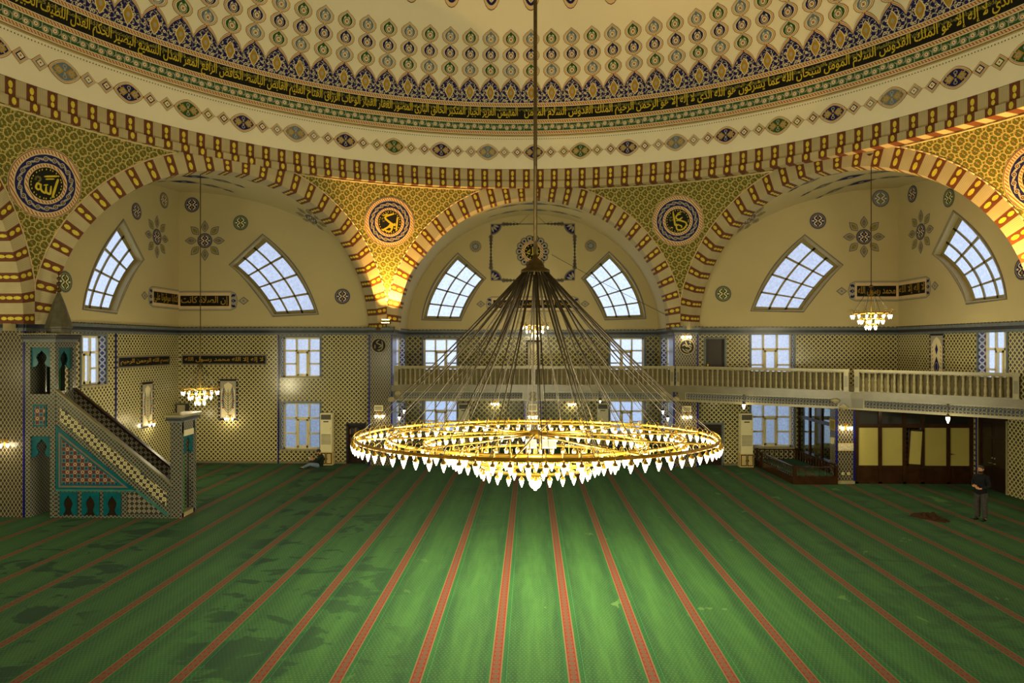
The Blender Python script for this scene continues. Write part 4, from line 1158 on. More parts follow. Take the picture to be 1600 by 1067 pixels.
# ---------------------------------------------------------------- doors, niche, blind door panels
def plain_door(name, fn, u0, u1, z0, z1, label, m=WOODD):
    mb = MB(); w = .09
    for a, b, c, d in ((u0-w, u0, z0, z1+w), (u1, u1+w, z0, z1+w), (u0, u1, z1, z1+w)): fbox(mb, fn, a, b, c, d, -.03, .25, CORN if m is WOODD else m)
    o = mb.build(name, kind='structure'); o['label'] = label
    mb = MB(); fbox(mb, fn, u0, u1, z0, z1, .14, .2, m)
    for a in (.1, .56):
        h = z1-z0; fbox(mb, fn, u0+.12, u1-.12, z0+h*a, z0+h*(a+.36), .125, .15, m)
    mb.build('leaf', o)
    mb = MB(); fbox(mb, fn, u0+.08, u0+.14, z0+.95, z0+1.15, .08, .14, BRASS); mb.build('handle', o)
plain_door('door_1', FB, 8.11, 8.98, 3.6, 5.92, 'dark door opening onto the gallery')
plain_door('door_2', FB, 7.73, 8.86, 0, 1.92, 'dark low door beside the right pier')
# ---------------------------------------------------------------- book niche in the left bay
nt_ = thing('book_niche', 'dark wooden shelf niche let into the tiled wall right of the left air conditioner', 'bookcase', (-8.4, 16.95, 0))
mb = MB()
fbox(mb, FB, -8.81, -7.98, 0, 1.87, .3, .34, WOODD)
for a, b in ((-8.81, -8.75), (-8.04, -7.98)): fbox(mb, FB, a, b, 0, 1.87, 0, .34, WOODD)
fbox(mb, FB, -8.81, -7.98, 1.8, 1.87, 0, .34, WOODD)
mb.build('carcass', nt_)
for z in (.05, .5, .95, 1.36):
    mb = MB(); fbox(mb, FB, -8.75, -8.04, z, z+.035, .03, .3, WOOD); mb.build('shelf', nt_)
mb = MB()
for a, b, c, d in ((-8.87, -8.81, 0, 1.93), (-7.98, -7.92, 0, 1.93), (-8.87, -7.92, 1.87, 1.93)): fbox(mb, FB, a, b, c, d, -.03, .02, CORND)
mb.build('frame', nt_)
rn = random.Random(5)
bookm = [plain('book_cover_'+n, srgb(*c), .6) for n, c in (('green', (36, 62, 40)), ('red', (96, 34, 24)), ('tan', (140, 110, 60)), ('navy', (30, 34, 66)))]
bk = 0
for zi, z in enumerate((.538, .988, 1.398)):
    x = -8.72
    for i in range(7):
        w = rn.uniform(.04, .065); h = rn.uniform(.22, .3); mb = MB(); m = bookm[(i+zi) % 4]
        fbox(mb, FB, x, x+w, z, z+h, .08, .26, m); fbox(mb, FB, x+.006, x+w-.006, z+.006, z+h-.006, .25, .265, PAPER)
        o = mb.build('book'); sh = ('bottom', 'middle', 'top')[zi]
        setp(o, 'upright book on the %s shelf of the dark wall niche' % sh, 'book', 'books on the %s shelf of the wall niche' % sh); x += w+.012

# ---------------------------------------------------------------- gallery
SLAB = [(-6.6, 16.35), (6.6, 16.35), (12.8, 12.55), (17.85, 8.03)]
BACK = [(17.85, 16.88), (7.62, 16.88), (7.05, 17.6), (7.05, 22.98), (-7.05, 22.98), (-7.05, 17.6), (-6.6, 17.6)]
def inset(P, e):
    out = []
    for i, p in enumerate(P):
        a = Vector(P[max(i-1, 0)]); b = Vector(P[min(i+1, len(P)-1)]); d = (b-a).normalized(); n = Vector((-d.y, d.x)); q = Vector(p)+n*e; out.append((q.x, q.y))
    return out
mb = MB(); f3 = lambda u, v, d: Vector((u, v, d))
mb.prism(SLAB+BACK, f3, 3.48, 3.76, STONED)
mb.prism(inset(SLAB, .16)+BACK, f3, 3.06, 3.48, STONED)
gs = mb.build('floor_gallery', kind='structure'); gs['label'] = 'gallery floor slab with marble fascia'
mb = MB()
def run(P, fn):
    for (x0, y0), (x1, y1) in zip(P, P[1:]):
        a = Vector((x0, y0, 0)); b = Vector((x1, y1, 0)); d = (b-a); L = d.length; d.normalize(); fn(a, d, L, Vector((d.y, -d.x, 0)))
def frieze(a, d, L, n):
    g = lambda u, z, o: a+d*u+n*o+Vector((0, 0, z))
    fr = lambda u, z, dd=0: g(u, z, -dd)
    k = 1 if L < 8 else 2
    for i in range(k):
        u0 = L*i/k+.5; u1 = L*(i+1)/k-.5
        mb.poly([fr(u0, 3.14, -.012), fr(u1, 3.14, -.012), fr(u1, 3.42, -.012), fr(u0, 3.42, -.012)], BLUEA, [(u0, 3.14), (u1, 3.14), (u1, 3.42), (u0, 3.42)])
        for p0, p1, q0, q1 in ((u0-.05, u1+.05, 3.42, 3.47), (u0-.05, u1+.05, 3.09, 3.14), (u0-.05, u0, 3.14, 3.42), (u1, u1+.05, 3.14, 3.42)): fbox(mb, fr, p0, p1, q0, q1, -.03, 0, STONE)
    fbox(mb, fr, 0, L, 3.04, 3.09, -.06, .1, STONE)
run(inset(SLAB, .16), frieze)
mb.build('trim_gallery_frieze', kind='structure')
# round and diamond bosses at the turns of the beam
bl = [('round cream boss at the left end of the gallery beam, upper', -6.35, 3.42), ('round cream boss at the left end of the gallery beam, lower', -6.75, 3.12)]
def boss(name, p, n, label, dia=False):
    mb = MB(); n = Vector(n).normalized(); x = Vector((0, 0, 1)).cross(n); y = Vector((0, 0, 1)); c = Vector(p)
    k = 16
    pr = [(.15, 0), (.15, .03), (.11, .05), (.0, .055)]
    V = []; F = []
    for r, h in pr:
        for i in range(k):
            a = 2*pi*i/k; q = 1.25/(abs(cos(a))+abs(sin(a))) if dia else 1
            V.append(c+(x*cos(a)+y*sin(a)*.8)*r*q+n*h)
    for j in range(3):
        for i in range(k): F.append((j*k+i, j*k+(i+1) % k, (j+1)*k+(i+1) % k, (j+1)*k+i))
    mb.faces(V, F, STONE, None, True); o = mb.build(name); setp(o, label, 'boss')
boss('round_boss', (-6.25, 16.16, 3.4), (0, -1, 0), 'round cream boss on the gallery beam near its left end, upper of two')
boss('round_boss', (-6.55, 16.1, 3.13), (0, -1, 0), 'round cream boss at the left end of the gallery beam, lower of two')
boss('round_boss', (-.0, 16.46, 3.36), (0, -1, 0), 'upper cream boss in the middle of the gallery beam')
boss('round_boss', (-.0, 16.46, 3.12), (0, -1, 0), 'lower cream boss in the middle of the gallery beam')
boss('round_boss', (6.05, 16.46, 3.38), (0, -1, 0), 'round cream boss on the gallery beam left of the right pier, higher one')
boss('round_boss', (6.62, 16.4, 3.14), (0, -1, 0), 'round cream boss under the gallery turn at the right pier')
boss('diamond_boss', (12.35, 12.92, 3.38), (-.5, -.86, 0), 'cream diamond boss on the gallery beam above the platform corner, upper', True)
boss('diamond_boss', (12.62, 12.76, 3.12), (-.5, -.86, 0), 'cream diamond boss on the gallery beam beside the corner column, lower', True)

# balustrade with turned balusters
BAL = [(.035, 0), (.06, .0), (.06, .06), (.038, .09), (.05, .16), (.058, .24), (.045, .34), (.03, .42), (.045, .46), (.045, .5), (.03, .54), (.042, .62), (.05, .68), (.036, .74), (.058, .77), (.058, .82)]
bme = None
BACKP = plain('railing_backing', srgb(120, 106, 66), .6, 0, .15, 3)
def railing(P, label, spacing):
    global bme
    (x0, y0), (x1, y1) = P
    a = Vector((x0, y0, 0)); b = Vector((x1, y1, 0)); d = b-a; L = d.length; d.normalize(); n = Vector((-d.y, d.x, 0))
    t = thing('gallery_balustrade', label, 'balustrade', (x0, y0, 3.76))
    g = lambda u, z, o=0: a+d*u+n*o+Vector((0, 0, z))
    mb = MB(); fbox(mb, g, 0, L, 4.58, 4.67, -.08, .08, STONE); fbox(mb, g, 0, L, 4.54, 4.58, -.05, .05, STONE); mb.build('handrail', t)
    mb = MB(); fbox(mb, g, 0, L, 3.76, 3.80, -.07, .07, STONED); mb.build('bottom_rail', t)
    mb = MB(); fbox(mb, g, 0.02, L-.02, 3.80, 4.5, .1, .13, BACKP); mb.build('backing_panel', t)
    k = round(L/spacing)
    posts = [0.12, L-.12] if L < 8 else [.12, L/2, L-.12]
    for u in posts:
        mb = MB(); fbox(mb, g, u-.09, u+.09, 3.76, 4.6, -.09, .09, STONE); fbox(mb, g, u-.06, u+.06, 3.95, 4.4, -.1, -.09, STONED)
        mb.build('post', t)
    for i in range(k):
        u = L*(i+.5)/k
        if any(abs(u-q) < .15 for q in posts): continue
        if bme is None:
            mb = MB(); mb.lathe(BAL, STONE, (0, 0, 0), 8); o = mb.build('baluster', t, local=True); bme = o.data
        else:
            o = bpy.data.objects.new('baluster', bme); COL.objects.link(o); o.parent = t
        o.location = g(u, 3.78)-Vector((x0, y0, 3.76)); o.scale = (1, 1, .95)
railing(((-6.5, 16.45), (6.55, 16.45)), 'cream balustrade of turned balusters along the centre bay gallery', .22)
railing(((6.62, 16.42), (12.8, 12.63)), 'cream balustrade across the right bay, part nearest the right pier', .23)
railing(((12.93, 12.52), (16.97, 8.92)), 'cream balustrade across the right bay, part ending at the right wall', .23)

# ---------------------------------------------------------------- columns below the gallery
mb = MB(); F0 = lambda u, z, d=0: Vector((u, d, z))
fbox(mb, F0, 12.35, 13.05, 0, 3.06, 12.78, 13.4, TILEP); fbox(mb, F0, 12.33, 13.07, 0, .12, 12.75, 13.42, STONE)
for x in (12.35, 13.05): fbox(mb, F0, x-.035, x+.035, .12, 3.06, 12.75, 12.82, BLUETRIM)
mb.build('pillar_gallery_corner', kind='structure')
mb = MB(); fbox(mb, F0, -.37, .39, 0, 3.06, 17.0, 17.7, TILEP)
for x in (-.37, .39): fbox(mb, F0, x-.035, x+.035, 0, 3.06, 16.97, 17.04, BLUETRIM)
mb.build('pillar_gallery_centre', kind='structure')

# ---------------------------------------------------------------- glazed office under the gallery
of = thing('office_partition', 'dark wooden glazed partition with yellowish blinds under the gallery', 'partition', (15.4, 12.85, 0))
PY = 12.9
FO = lambda u, z, d=0: Vector((u, PY+d, z))
xs = [at_y(px, 700, PY).x for px in (1338, 1374.5, 1412.5, 1441, 1481, 1517)]
mb = MB()
fbox(mb, FO, xs[0]-.05, 17.84, 0, .08, -.06, .06, WOOD)
for x in xs: fbox(mb, FO, x-.07, x+.07, 0, 3.05, -.06, .06, WOOD)
fbox(mb, FO, xs[0], 17.84, 2.28, 2.44, -.05, .05, WOOD); fbox(mb, FO, xs[0], 17.84, .62, .74, -.05, .05, WOOD); fbox(mb, FO, xs[0], 17.84, 2.97, 3.06, -.05, .05, WOOD)
mb.build('frame', of)
for i in range(5):
    a, b = xs[i]+.07, xs[i+1]-.07
    mb = MB(); fbox(mb, FO, a, b, .08, .62, -.02, .02, WOOD); fbox(mb, FO, a+.1, b-.1, .16, .54, -.035, 0, WOOD); mb.build('panel', of)
    mb = MB(); fbox(mb, FO, a, b, 2.44, 2.97, -.008, .008, BLACKPL); mb.build('transom_light', of)
    if i == 2:
        mb = MB(); M_ = Matrix.Rotation(.06, 3, 'Y'); fo = lambda u, z, d=0: Vector((a, PY, .74))+M_@Vector((u-a, d, z-.74))
        for p0, p1, q0, q1 in ((a, a+.06, .76, 2.24), (b-.06, b, .76, 2.24), (a, b, .76, .83), (a, b, 2.17, 2.24)): fbox(mb, fo, p0, p1, q0, q1, -.12, -.06, WOOD)
        fbox(mb, fo, a+.06, b-.06, .83, 2.17, -.095, -.085, BLIND); mb.build('tilted_sash', of)
    else:
        mb = MB(); fbox(mb, FO, a, b, .74, 2.28, -.01, .01, BLIND); mb.build('blind', of)
mb = MB(); fbox(mb, FO, xs[4]+.09, xs[4]+.13, 1.2, 1.24, -.12, -.02, BRASS); fbox(mb, FO, xs[4]+.09, xs[4]+.22, 1.21, 1.23, -.13, -.11, BRASS); mb.build('handle', of)
# side glazing above the platform
os_ = thing('office_side_window', 'dark framed side glazing with an ochre curtain beside the railed platform', 'window wall', (12.42, 15.0, 0))
FS = lambda u, z, d=0: Vector((12.42+d, u, z))
mb = MB()
for y in (13.35, 14.35, 15.6, 16.85): fbox(mb, FS, y-.06, y+.06, .74, 3.05, -.05, .05, WOOD)
for z0_, z1_ in ((.68, .8), (2.26, 2.4), (2.97, 3.06)): fbox(mb, FS, 13.3, 16.9, z0_, z1_, -.06, .06, WOOD)
mb.build('frame', os_)
mb = MB(); fbox(mb, FS, 13.4, 16.88, 0, .7, -.04, .04, WOOD); mb.build('panel', os_)
for a, b in ((13.41, 14.29), (14.41, 15.54), (15.66, 16.79)):
    mb = MB(); fbox(mb, FS, a, b, .8, 2.26, -.006, .006, OGLASS); mb.build('glass', os_)
    mb = MB(); fbox(mb, FS, a, b, 2.4, 2.97, -.006, .006, OGLASS); mb.build('glass', os_)
mb = MB()
def curt(u, z):
    w = 1-.55*min(1, abs(z-1.2)/1.5) if z > 1.2 else .45+.3*(1.2-z)
    yy = 15.5-(u)*1.0*(.35+.65*(z-.6)/2.4)
    return Vector((12.58+.05*sin(u*40), yy, z))
mb.grid(curt, lin(40, 0, 1), lin(8, .6, 3.0), CURT); o = mb.build('curtain'); setp(o, 'ochre curtain hanging behind the dark side glazing of the office', 'curtain')

# ---------------------------------------------------------------- double door in the right wall
mb = MB()
for a, b, c, d in ((10.85, 10.93, 0, 2.9), (12.42, 12.5, 0, 2.9), (10.85, 12.5, 2.78, 2.9)): fbox(mb, FRL, a, b, c, d, -.04, .12, STONE if a < 10.9 and b < 11 else WOOD)
fbox(mb, FRL, 10.8, 12.55, -.02, 2.95, .1, .14, WOODD)
dd = mb.build('door_3', kind='structure'); dd['label'] = 'dark double door in the right wall under the gallery'
for i, (a, b) in enumerate(((10.93, 11.67), (11.68, 12.42))):
    mb = MB(); fbox(mb, FRL, a, b, 0, 2.8, .03, .08, WOODD)
    for z0_, z1_ in ((.2, .95), (1.15, 2.0), (2.12, 2.62)): fbox(mb, FRL, a+.1, b-.1, z0_, z1_, .012, .04, WOODD)
    l = mb.build('leaf', dd)
    mb = MB(); y = (b-.07) if i == 0 else (a+.07); mb.tube([FRL(y, 1.05, .03), FRL(y, 1.05, -.05), FRL(y+(-.14 if i == 0 else .14), 1.05, -.05)], .014, STONE, 6); mb.tube([FRL(y, 1.25, .03), FRL(y, 1.25, -.01)], .03, STONE, 8); mb.build('handle', l)
mb = MB(); fbox(mb, FRL, 12.56, 12.66, 0, 3.06, -.05, .02, BLUETRIM); fbox(mb, FRL, 12.52, 12.56, 0, 3.06, -.05, .02, STONE); mb.build('trim_1', kind='structure')

# ---------------------------------------------------------------- railed platform
pf = thing('railed_platform', 'low dark wooden platform with green carpet and a balustered rail in the right bay', 'platform', (11.4, 14.7, 0))
C4 = [(10.54, 12.6), (12.32, 12.6), (12.32, 16.84), (10.38, 16.84)]
mb = MB(); mb.prism(C4, f3, 0, .32, WOOD); mb.prism([(x+(-.02 if x < 11 else .02), y+(-.02 if y < 14 else 0)) for x, y in C4], f3, .28, .33, WOOD); mb.build('base', pf)
mb = MB(); mb.prism([(10.62, 12.68), (12.26, 12.68), (12.26, 16.8), (10.46, 16.8)], f3, .33, .345, CARPET); mb.build('carpet', pf)
def prail(p0, p1, n, lab=None, z=.72):
    a = Vector((*p0, 0)); b = Vector((*p1, 0)); d = b-a; L = d.length; d.normalize(); nn = Vector((-d.y, d.x, 0))
    g = lambda u, zz, o=0: a+d*u+nn*o+Vector((0, 0, zz))
    mb = MB(); fbox(mb, g, 0, L, z-.05, z, -.035, .035, WOOD); mb.build('handrail', pf)
    for i in range(n):
        u = L*(i+.5)/n; mb = MB(); q = g(u, .33)
        mb.lathe([(.025, 0), (.025, .06), (.014, .09), (.022, .16), (.014, .24), (.022, .28), (.022, z-.38)], WOOD, q, 6); mb.build('baluster', pf)
    for u in (0, L): mb = MB(); fbox(mb, g, u-.045, u+.045, .3, z+.05, -.045, .045, WOOD); mb.build('post', pf)
prail((10.58, 12.64), (10.48, 16.2), 16); prail((10.62, 12.64), (12.28, 12.64), 6); prail((10.45, 16.78), (12.25, 16.78), 8, z=.8); prail((12.27, 12.7), (12.27, 16.75), 14, z=.8)
# ---------------------------------------------------------------- great chandelier
CH = Vector((0, 0, 3.64)); TILT = -.030
tz = lambda y, z: z+TILT*y
ch = thing('great_chandelier', 'huge gilded ring chandelier with tiers of lit glass shades under the dome', 'chandelier', CH)
mb = MB(); mb.tube([(0, 0, 7.55), (0, 0, 31.2)], .042, BRONZE, 8); mb.build('rod', ch)
mb = MB(); mb.lathe([(.0, 7.72), (.05, 7.7), (.06, 7.62), (.15, 7.56), (.2, 7.46), (.21, 7.43), (.2, 7.42), (.32, 7.36), (.33, 7.29), (.3, 7.28), (.0, 7.27)], BRONZE, (0, 0, 0), 16); mb.build('cable_cap', ch)
TIERS = [(3.95, 3.64, 84), (3.25, 3.62, 68), (2.47, 3.49, 54), (1.83, 3.2, 40), (1.2, 2.95, 26)]
for r, z, n in TIERS:
    mb = MB(); k = 72
    P = [(r*cos(2*pi*i/k), r*sin(2*pi*i/k)) for i in range(k)]
    V = []; F = []
    for dr, dz in ((-.016, -.03), (.018, -.034), (.022, 0), (.018, .03), (-.016, .03)):
        V += [Vector(((r+dr)*cos(2*pi*i/k), (r+dr)*sin(2*pi*i/k), tz(r*sin(2*pi*i/k), z)+dz)) for i in range(k)]
    for j in range(5):
        for i in range(k): F.append((j*k+i, j*k+(i+1) % k, ((j+1) % 5)*k+(i+1) % k, ((j+1) % 5)*k+i))
    mb.faces(V, F, BRASSP, None, True); mb.build('ring', ch)
HUBZ = 3.67
mb = MB(); mb.lathe([(.0, .10), (.1, .09), (.16, .03), (.16, -.04), (.1, -.1), (0, -.1)], BRASSP, (0, 0, HUBZ), 12); mb.build('hub', ch)
for i in range(10):
    a = 2*pi*(i+.33)/10; c, s = cos(a), sin(a); mb = MB()
    mb.tube([(c*.1, s*.1, HUBZ), (c*1.83, s*1.83, tz(s*1.83, 3.63)), (c*3.95, s*3.95, tz(s*3.95, 3.63))], .022, BRASSP, 6)
    mb.build('spoke', ch)
for r, z, z2, n in ((1.83, 3.2, 3.63, 10), (1.2, 2.95, 3.62, 10), (2.47, 3.49, 3.62, 10)):
    for i in range(n):
        a = 2*pi*(i+.33)/n; mb = MB(); c, s = cos(a)*r, sin(a)*r; mb.tube([(c, s, tz(s, z)), (c, s, tz(s, z2))], .012, BRASSP, 5); mb.build('strut', ch)
for x0, x1 in ((.14, .46), (-.22, .02)):
    mb = MB(); mb.box((x0, -.22, 3.38), (x1, -.02, 3.58), PLASTIC); mb.box((x0+.02, -.225, 3.41), (x1-.02, -.22, 3.55), GREYPL); mb.build('control_box', ch)
rn = random.Random(11)
for n, r, ph in ((28, 3.95, .1), (16, 2.47, .25), (8, 1.83, .05)):
    for i in range(n):
        a = 2*pi*(i+ph)/n; z = tz(r*sin(a), 3.68 if r > 3 else (3.53 if r > 2 else 3.24))
        b0 = Vector((.27*cos(a), .27*sin(a), 7.3)); b1 = Vector((r*cos(a), r*sin(a), z)); mb = MB()
        pts = [b0.lerp(b1, t)-Vector((0, 0, .10*sin(pi*t))) for t in lin(7, 0, 1)]
        rad = [.020, .020, .019, .015, .011, .009, .008] if i % 2 else [.024, .023, .018, .012, .009, .008, .008]
        mb.tube(pts, rad, CABLE, 5); mb.build('cable', ch)
def bulb_geo(mb, c=Vector((0, 0, 0)), glass=True, metal=True, s=1.0, a=0, gm=None, n=8):
    G = [(.0, -.235), (.010, -.23), (.012, -.214), (.017, -.204), (.03, -.172), (.043, -.128), (.048, -.10), (.045, -.085), (.0, -.08)]
    if glass: mb.lathe([(r*s, z*s) for r, z in G], gm or GLASSY, c, n)
    if metal:
        mb.lathe([(.058*s, -.088*s), (.05*s, -.06*s), (.022*s, -.03*s), (.016*s, .0), (.0, .0)], BRASSP, c, n)
        dx, dy = cos(a), sin(a)
        mb.tube([c+Vector((dx*x*s, dy*x*s, z*s)) for x, z in ((0, -.01), (.0, .06), (.03, .12), (.085, .145), (.13, .11), (.135, .06), (.10, .035))], .008*s, BRASSP, 4)
spots = []
for r, z, n in TIERS:
    for i in range(n):
        a = 2*pi*(i+.5)/n; spots.append((r*cos(a)*1.012, r*sin(a)*1.012, tz(r*sin(a), z)-.03, a))
spots.sort(key=lambda q: (q[0]-CX)**2+(q[1]-CY)**2)
bm_ = MB(); bulb_geo(bm_, metal=False); b0 = bm_.build('shade', ch, local=True)
cm_ = MB(); bulb_geo(cm_, glass=False, a=pi/2); c0 = cm_.build('socket', b0, local=True)
b0.location = Vector(spots[0][:3])-CH; b0.rotation_euler = (0, 0, spots[0][3]+pi/2)
for x, y, z, a in spots[1:100]:
    b = b0.copy(); COL.objects.link(b); b.parent = ch; b.location = Vector((x, y, z))-CH; b.rotation_euler = (0, 0, a+pi/2)
    c = c0.copy(); COL.objects.link(c); c.parent = b
mb = MB()
for x, y, z, a in spots[100:]: bulb_geo(mb, Vector((x, y, z)), True, True, a=a+pi, n=6)
o = mb.build('shade', ch); o['kind'] = 'stuff'; o['label'] = 'lit glass shades on the far side of the rings'
mb = MB(); mb.lathe([(0, 2.40), (.03, 2.41), (.04, 2.44), (.1, 2.48), (.14, 2.56), (.13, 2.64), (.08, 2.69), (.0, 2.7)], GLASSY, (0, 0, 0), 16); g = mb.build('globe', ch)
mb = MB(); mb.lathe([(.14, 2.66), (.1, 2.72), (.04, 2.76), (.03, 3.2), (.05, 3.25), (.03, 3.4), (.03, 3.6)], BRASSP, (0, 0, 0), 12); mb.build('stem', ch)
for i in range(8):
    a = 2*pi*i/8; mb = MB(); c, s = cos(a), sin(a)
    mb.tube(crom([(c*.04, s*.04, 2.95), (c*.4, s*.4, 3.05), (c*.8, s*.8, 2.9), (c*1.19, s*1.19, tz(s*1.19, 2.95))], 4), .014, BRASSP, 5); mb.build('scroll_arm', ch)

# ---------------------------------------------------------------- three small chandeliers
def small_chandelier(x, y, zr, ztop, label):
    t = thing('small_chandelier', label, 'chandelier', (x, y, zr), group=None)
    mb = MB(); mb.tube([(x, y, zr+1.0), (x, y, ztop)], .018, BRONZE, 6); mb.build('rod', t)
    mb = MB(); mb.lathe([(.03, -.28), (.05, -.2), (.13, -.06), (.17, .0), (.0, .0)], BRONZE, (x, y, ztop), 12); mb.build('ceiling_rose', t)
    mb = MB(); mb.lathe([(.0, .1), (.04, .08), (.09, .0), (.0, .0)], BRONZE, (x, y, zr+.98), 10); mb.build('cable_cap', t)
    mb = MB(); mb.tube([(x, y, zr+1), (x, y, zr-.45)], .014, BRASSP, 6); mb.build('stem', t)
    for r, dz, n in ((.66, 0, 14), (.42, -.2, 9), (.18, -.42, 5)):
        mb = MB(); mb.tube([(x+r*cos(2*pi*i/24), y+r*sin(2*pi*i/24), zr+dz) for i in range(24)], .018, BRASSP, 5, True); mb.build('ring', t)
        for i in range(4):
            a = pi/4+pi/2*i; mb = MB(); mb.tube([(x, y, zr+dz), (x+r*cos(a), y+r*sin(a), zr+dz)], .01, BRASSP, 4); mb.build('arm', t)
        for i in range(n):
            a = 2*pi*i/n; c = Vector((x+r*cos(a), y+r*sin(a), zr+dz)); mb = MB(); bulb_geo(mb, c, True, False, .95, a, GLASSY2, 7); b = mb.build('shade', t)
            mb = MB(); bulb_geo(mb, c, False, True, .95, a, None, 6); mb.build('socket', b)
    for i in range(8):
        a = 2*pi*i/8; mb = MB(); mb.tube([(x+.04*cos(a), y+.04*sin(a), zr+1.0), (x+.65*cos(a), y+.65*sin(a), zr+.02)], .008, CABLE, 4); mb.build('cable', t)
small_chandelier(-13.4, 11.8, 3.86, 12.82, 'small lit chandelier hanging low in the left bay on a long rod')
small_chandelier(12.76, 10.8, 6.86, 12.85, 'small lit chandelier hanging above the gallery in the right bay')
small_chandelier(.1, 19.0, 6.64, 12.95, 'small lit chandelier in the centre bay behind the cables of the great one')

# ---------------------------------------------------------------- wall lamps
LAMPS = []
def sconce(p, n, label, pw=9):
    p = Vector(p); n = Vector(n).normalized(); x = Vector((0, 0, 1)).cross(n); up = Vector((0, 0, 1))
    t = thing('wall_lamp', label, 'wall lamp', p)
    g = lambda a, b, c: p+x*a+n*b+up*c
    mb = MB(); fbox(mb, lambda u, z, d=0: g(u, d, z), -.05, .05, -.1, .16, -.01, .025, BRASSP); mb.build('backplate', t)
    for a in (-.17, 0, .17):
        b = .16 if a else .24
        mb = MB(); mb.tube(crom([g(0, .02, .06), g(a*.5, b*.6, .16), g(a, b, .14), g(a, b, .07)], 4), .010, BRASSP, 5); mb.build('arm', t)
        mb = MB(); c = g(a, b, .10); mb.lathe([(.0, -.2), (.03, -.17), (.05, -.1), (.055, -.07), (.0, -.05)], GLASSY2, c, 8); s_ = mb.build('shade', t)
        mb = MB(); mb.lathe([(.06, -.06), (.03, -.02), (.0, -.01)], BRASSP, c, 8); mb.build('socket', s_)
    LAMPS.append((g(0, .34, -.06), pw))
sconce((-7.15, 16.45, 2.33), (0, -1, 0), 'three-light gilt wall lamp on the left tiled pier below a grille')
sconce((7.1, 16.45, 2.33), (0, -1, 0), 'three-light gilt wall lamp low on the right tiled pier under the gallery')
sconce((7.08, 16.45, 6.02), (0, -1, 0), 'three-light gilt wall lamp high on the right pier above a round plaque')
sconce((-2.1, 23, 2.33), (0, -1, 0), 'gilt wall lamp on the far tiles left of the centre column')
sconce((2.2, 23, 2.33), (0, -1, 0), 'gilt wall lamp on the far tiles right of the centre column')
sconce((0, 17.0, 2.25), (0, -1, 0), 'gilt wall lamp on the centre column behind the great chandelier')
sconce((LX, 14.3, 2.15), (1, 0, 0), 'gilt wall lamp below the tile picture on the left wall')
sconce((-14.45, 16.9, 2.15), (0, -1, 0), 'gilt wall lamp below the tree tile picture in the left bay')
sconce((-17.35, 6.65, 2.4), (0, -1, 0), 'gilt wall lamp on the dark tiled pier left of the minbar')
sconce((12.7, 12.78, 2.3), (0, -1, 0), 'gilt wall lamp on the lattice-tiled column of the glazed office')
def pendant(p, z1, label, pw=5, s=1.5):
    p = Vector(p); t = thing('hanging_lamp', label, 'pendant lamp', p)
    mb = MB(); mb.tube([p, (p.x, p.y, z1)], .012, BRONZE, 5); mb.build('rod', t)
    mb = MB(); bulb_geo(mb, p+Vector((0, 0, .1)), True, False, s, 0, GLASSY2); sh = mb.build('shade', t)
    mb = MB(); mb.lathe([(.09, -.12), (.06, -.05), (.02, .0), (0, .0)], BRONZE, p+Vector((0, 0, .1)), 8); mb.build('socket', sh)
    mb = MB(); mb.lathe([(.05, -.03), (.05, 0), (0, 0)], BRONZE, (p.x, p.y, z1), 8); mb.build('ceiling_rose', t)
    LAMPS.append((p+Vector((0, -.12, -.3)), pw))
pendant((9.15, 14.55, 3.1), 3.49, 'single lantern hanging before the right bay gallery beam, nearer the pier')
pendant((15.25, 10.2, 3.02), 3.49, 'single lantern hanging from the gallery in front of the glazed office')
pendant((3.1, 16.2, 3.1), 3.49, 'small lantern hanging from the centre gallery beam right of the great chandelier rod', 3, 1.0)
pendant((-6.72, 20.2, 2.25), 3.06, 'hanging lamp under the gallery by the left cheek window, farther of two', 4, 1.3)
pendant((-6.7, 18.8, 2.05), 3.06, 'hanging lamp under the gallery by the left cheek window, nearer of two', 4, 1.3)
pendant((6.75, 20.2, 2.25), 3.06, 'hanging lamp under the gallery by the right cheek window, farther of two', 4, 1.3)
pendant((6.72, 18.8, 2.05), 3.06, 'hanging lamp under the gallery by the right cheek window, nearer of two', 4, 1.3)
# floodlight at the foot of the left pendentive
t = thing('floodlight', 'small orange floodlight on the left pier cornice shining up the green pendentive', 'floodlight', (-6.9, 16.15, 6.6))
mb = MB(); mb.box((-7.02, 16.08, 6.62), (-6.62, 16.32, 6.8), BRONZE); mb.build('housing', t)
FLO = emit('flood_glass', (1, .55, .16, 1), 22); FLO.cycles.emission_sampling = 'NONE'
mb = MB(); mb.poly([(-7.0, 16.07, 6.66), (-6.64, 16.07, 6.66), (-6.64, 16.12, 6.83), (-7.0, 16.12, 6.83)], FLO); mb.build('lens', t)
mb = MB(); mb.tube([(-6.82, 16.2, 6.5), (-6.82, 16.2, 6.63)], .02, BRONZE, 6); mb.build('bracket', t)

# ---------------------------------------------------------------- minbar
MX = lambda px: at_y(px, 600, 6.62).x
def MZ(py): return CZ+(HOR-py)*(at_y(200, 537, 6.62)-Vector((CX, CY, CZ))).dot(Vector((-_s*-1 if False else _s, _c, 0)))/FPX
MN = lambda u, z, d=0: Vector((u, 6.62+d, z))
q2 = lambda L: [(MX(a), max(MZ(b), 0)) for a, b in L]
mn = thing('minbar', 'tall turquoise-tiled minbar with a stair, canopy tower and pointed grey spire', 'pulpit', (-14.2, 7.1, 0))
def keyhole(x0, x1, z0, z1):
    W = x1-x0; H = z1-z0
    R = [(1, 0), (.80, .04), (.70, .14), (.66, .26), (.72, .36), (.77, .5), (.70, .66), (.58, .76), (.5, .86)]
    L = [(1-a, b) for a, b in R[:-1]][::-1]
    return [(x0+W*a, z0+H*b) for a, b in [(0, 0), (0, 1), (1, 1)]+R+L[:-1]]
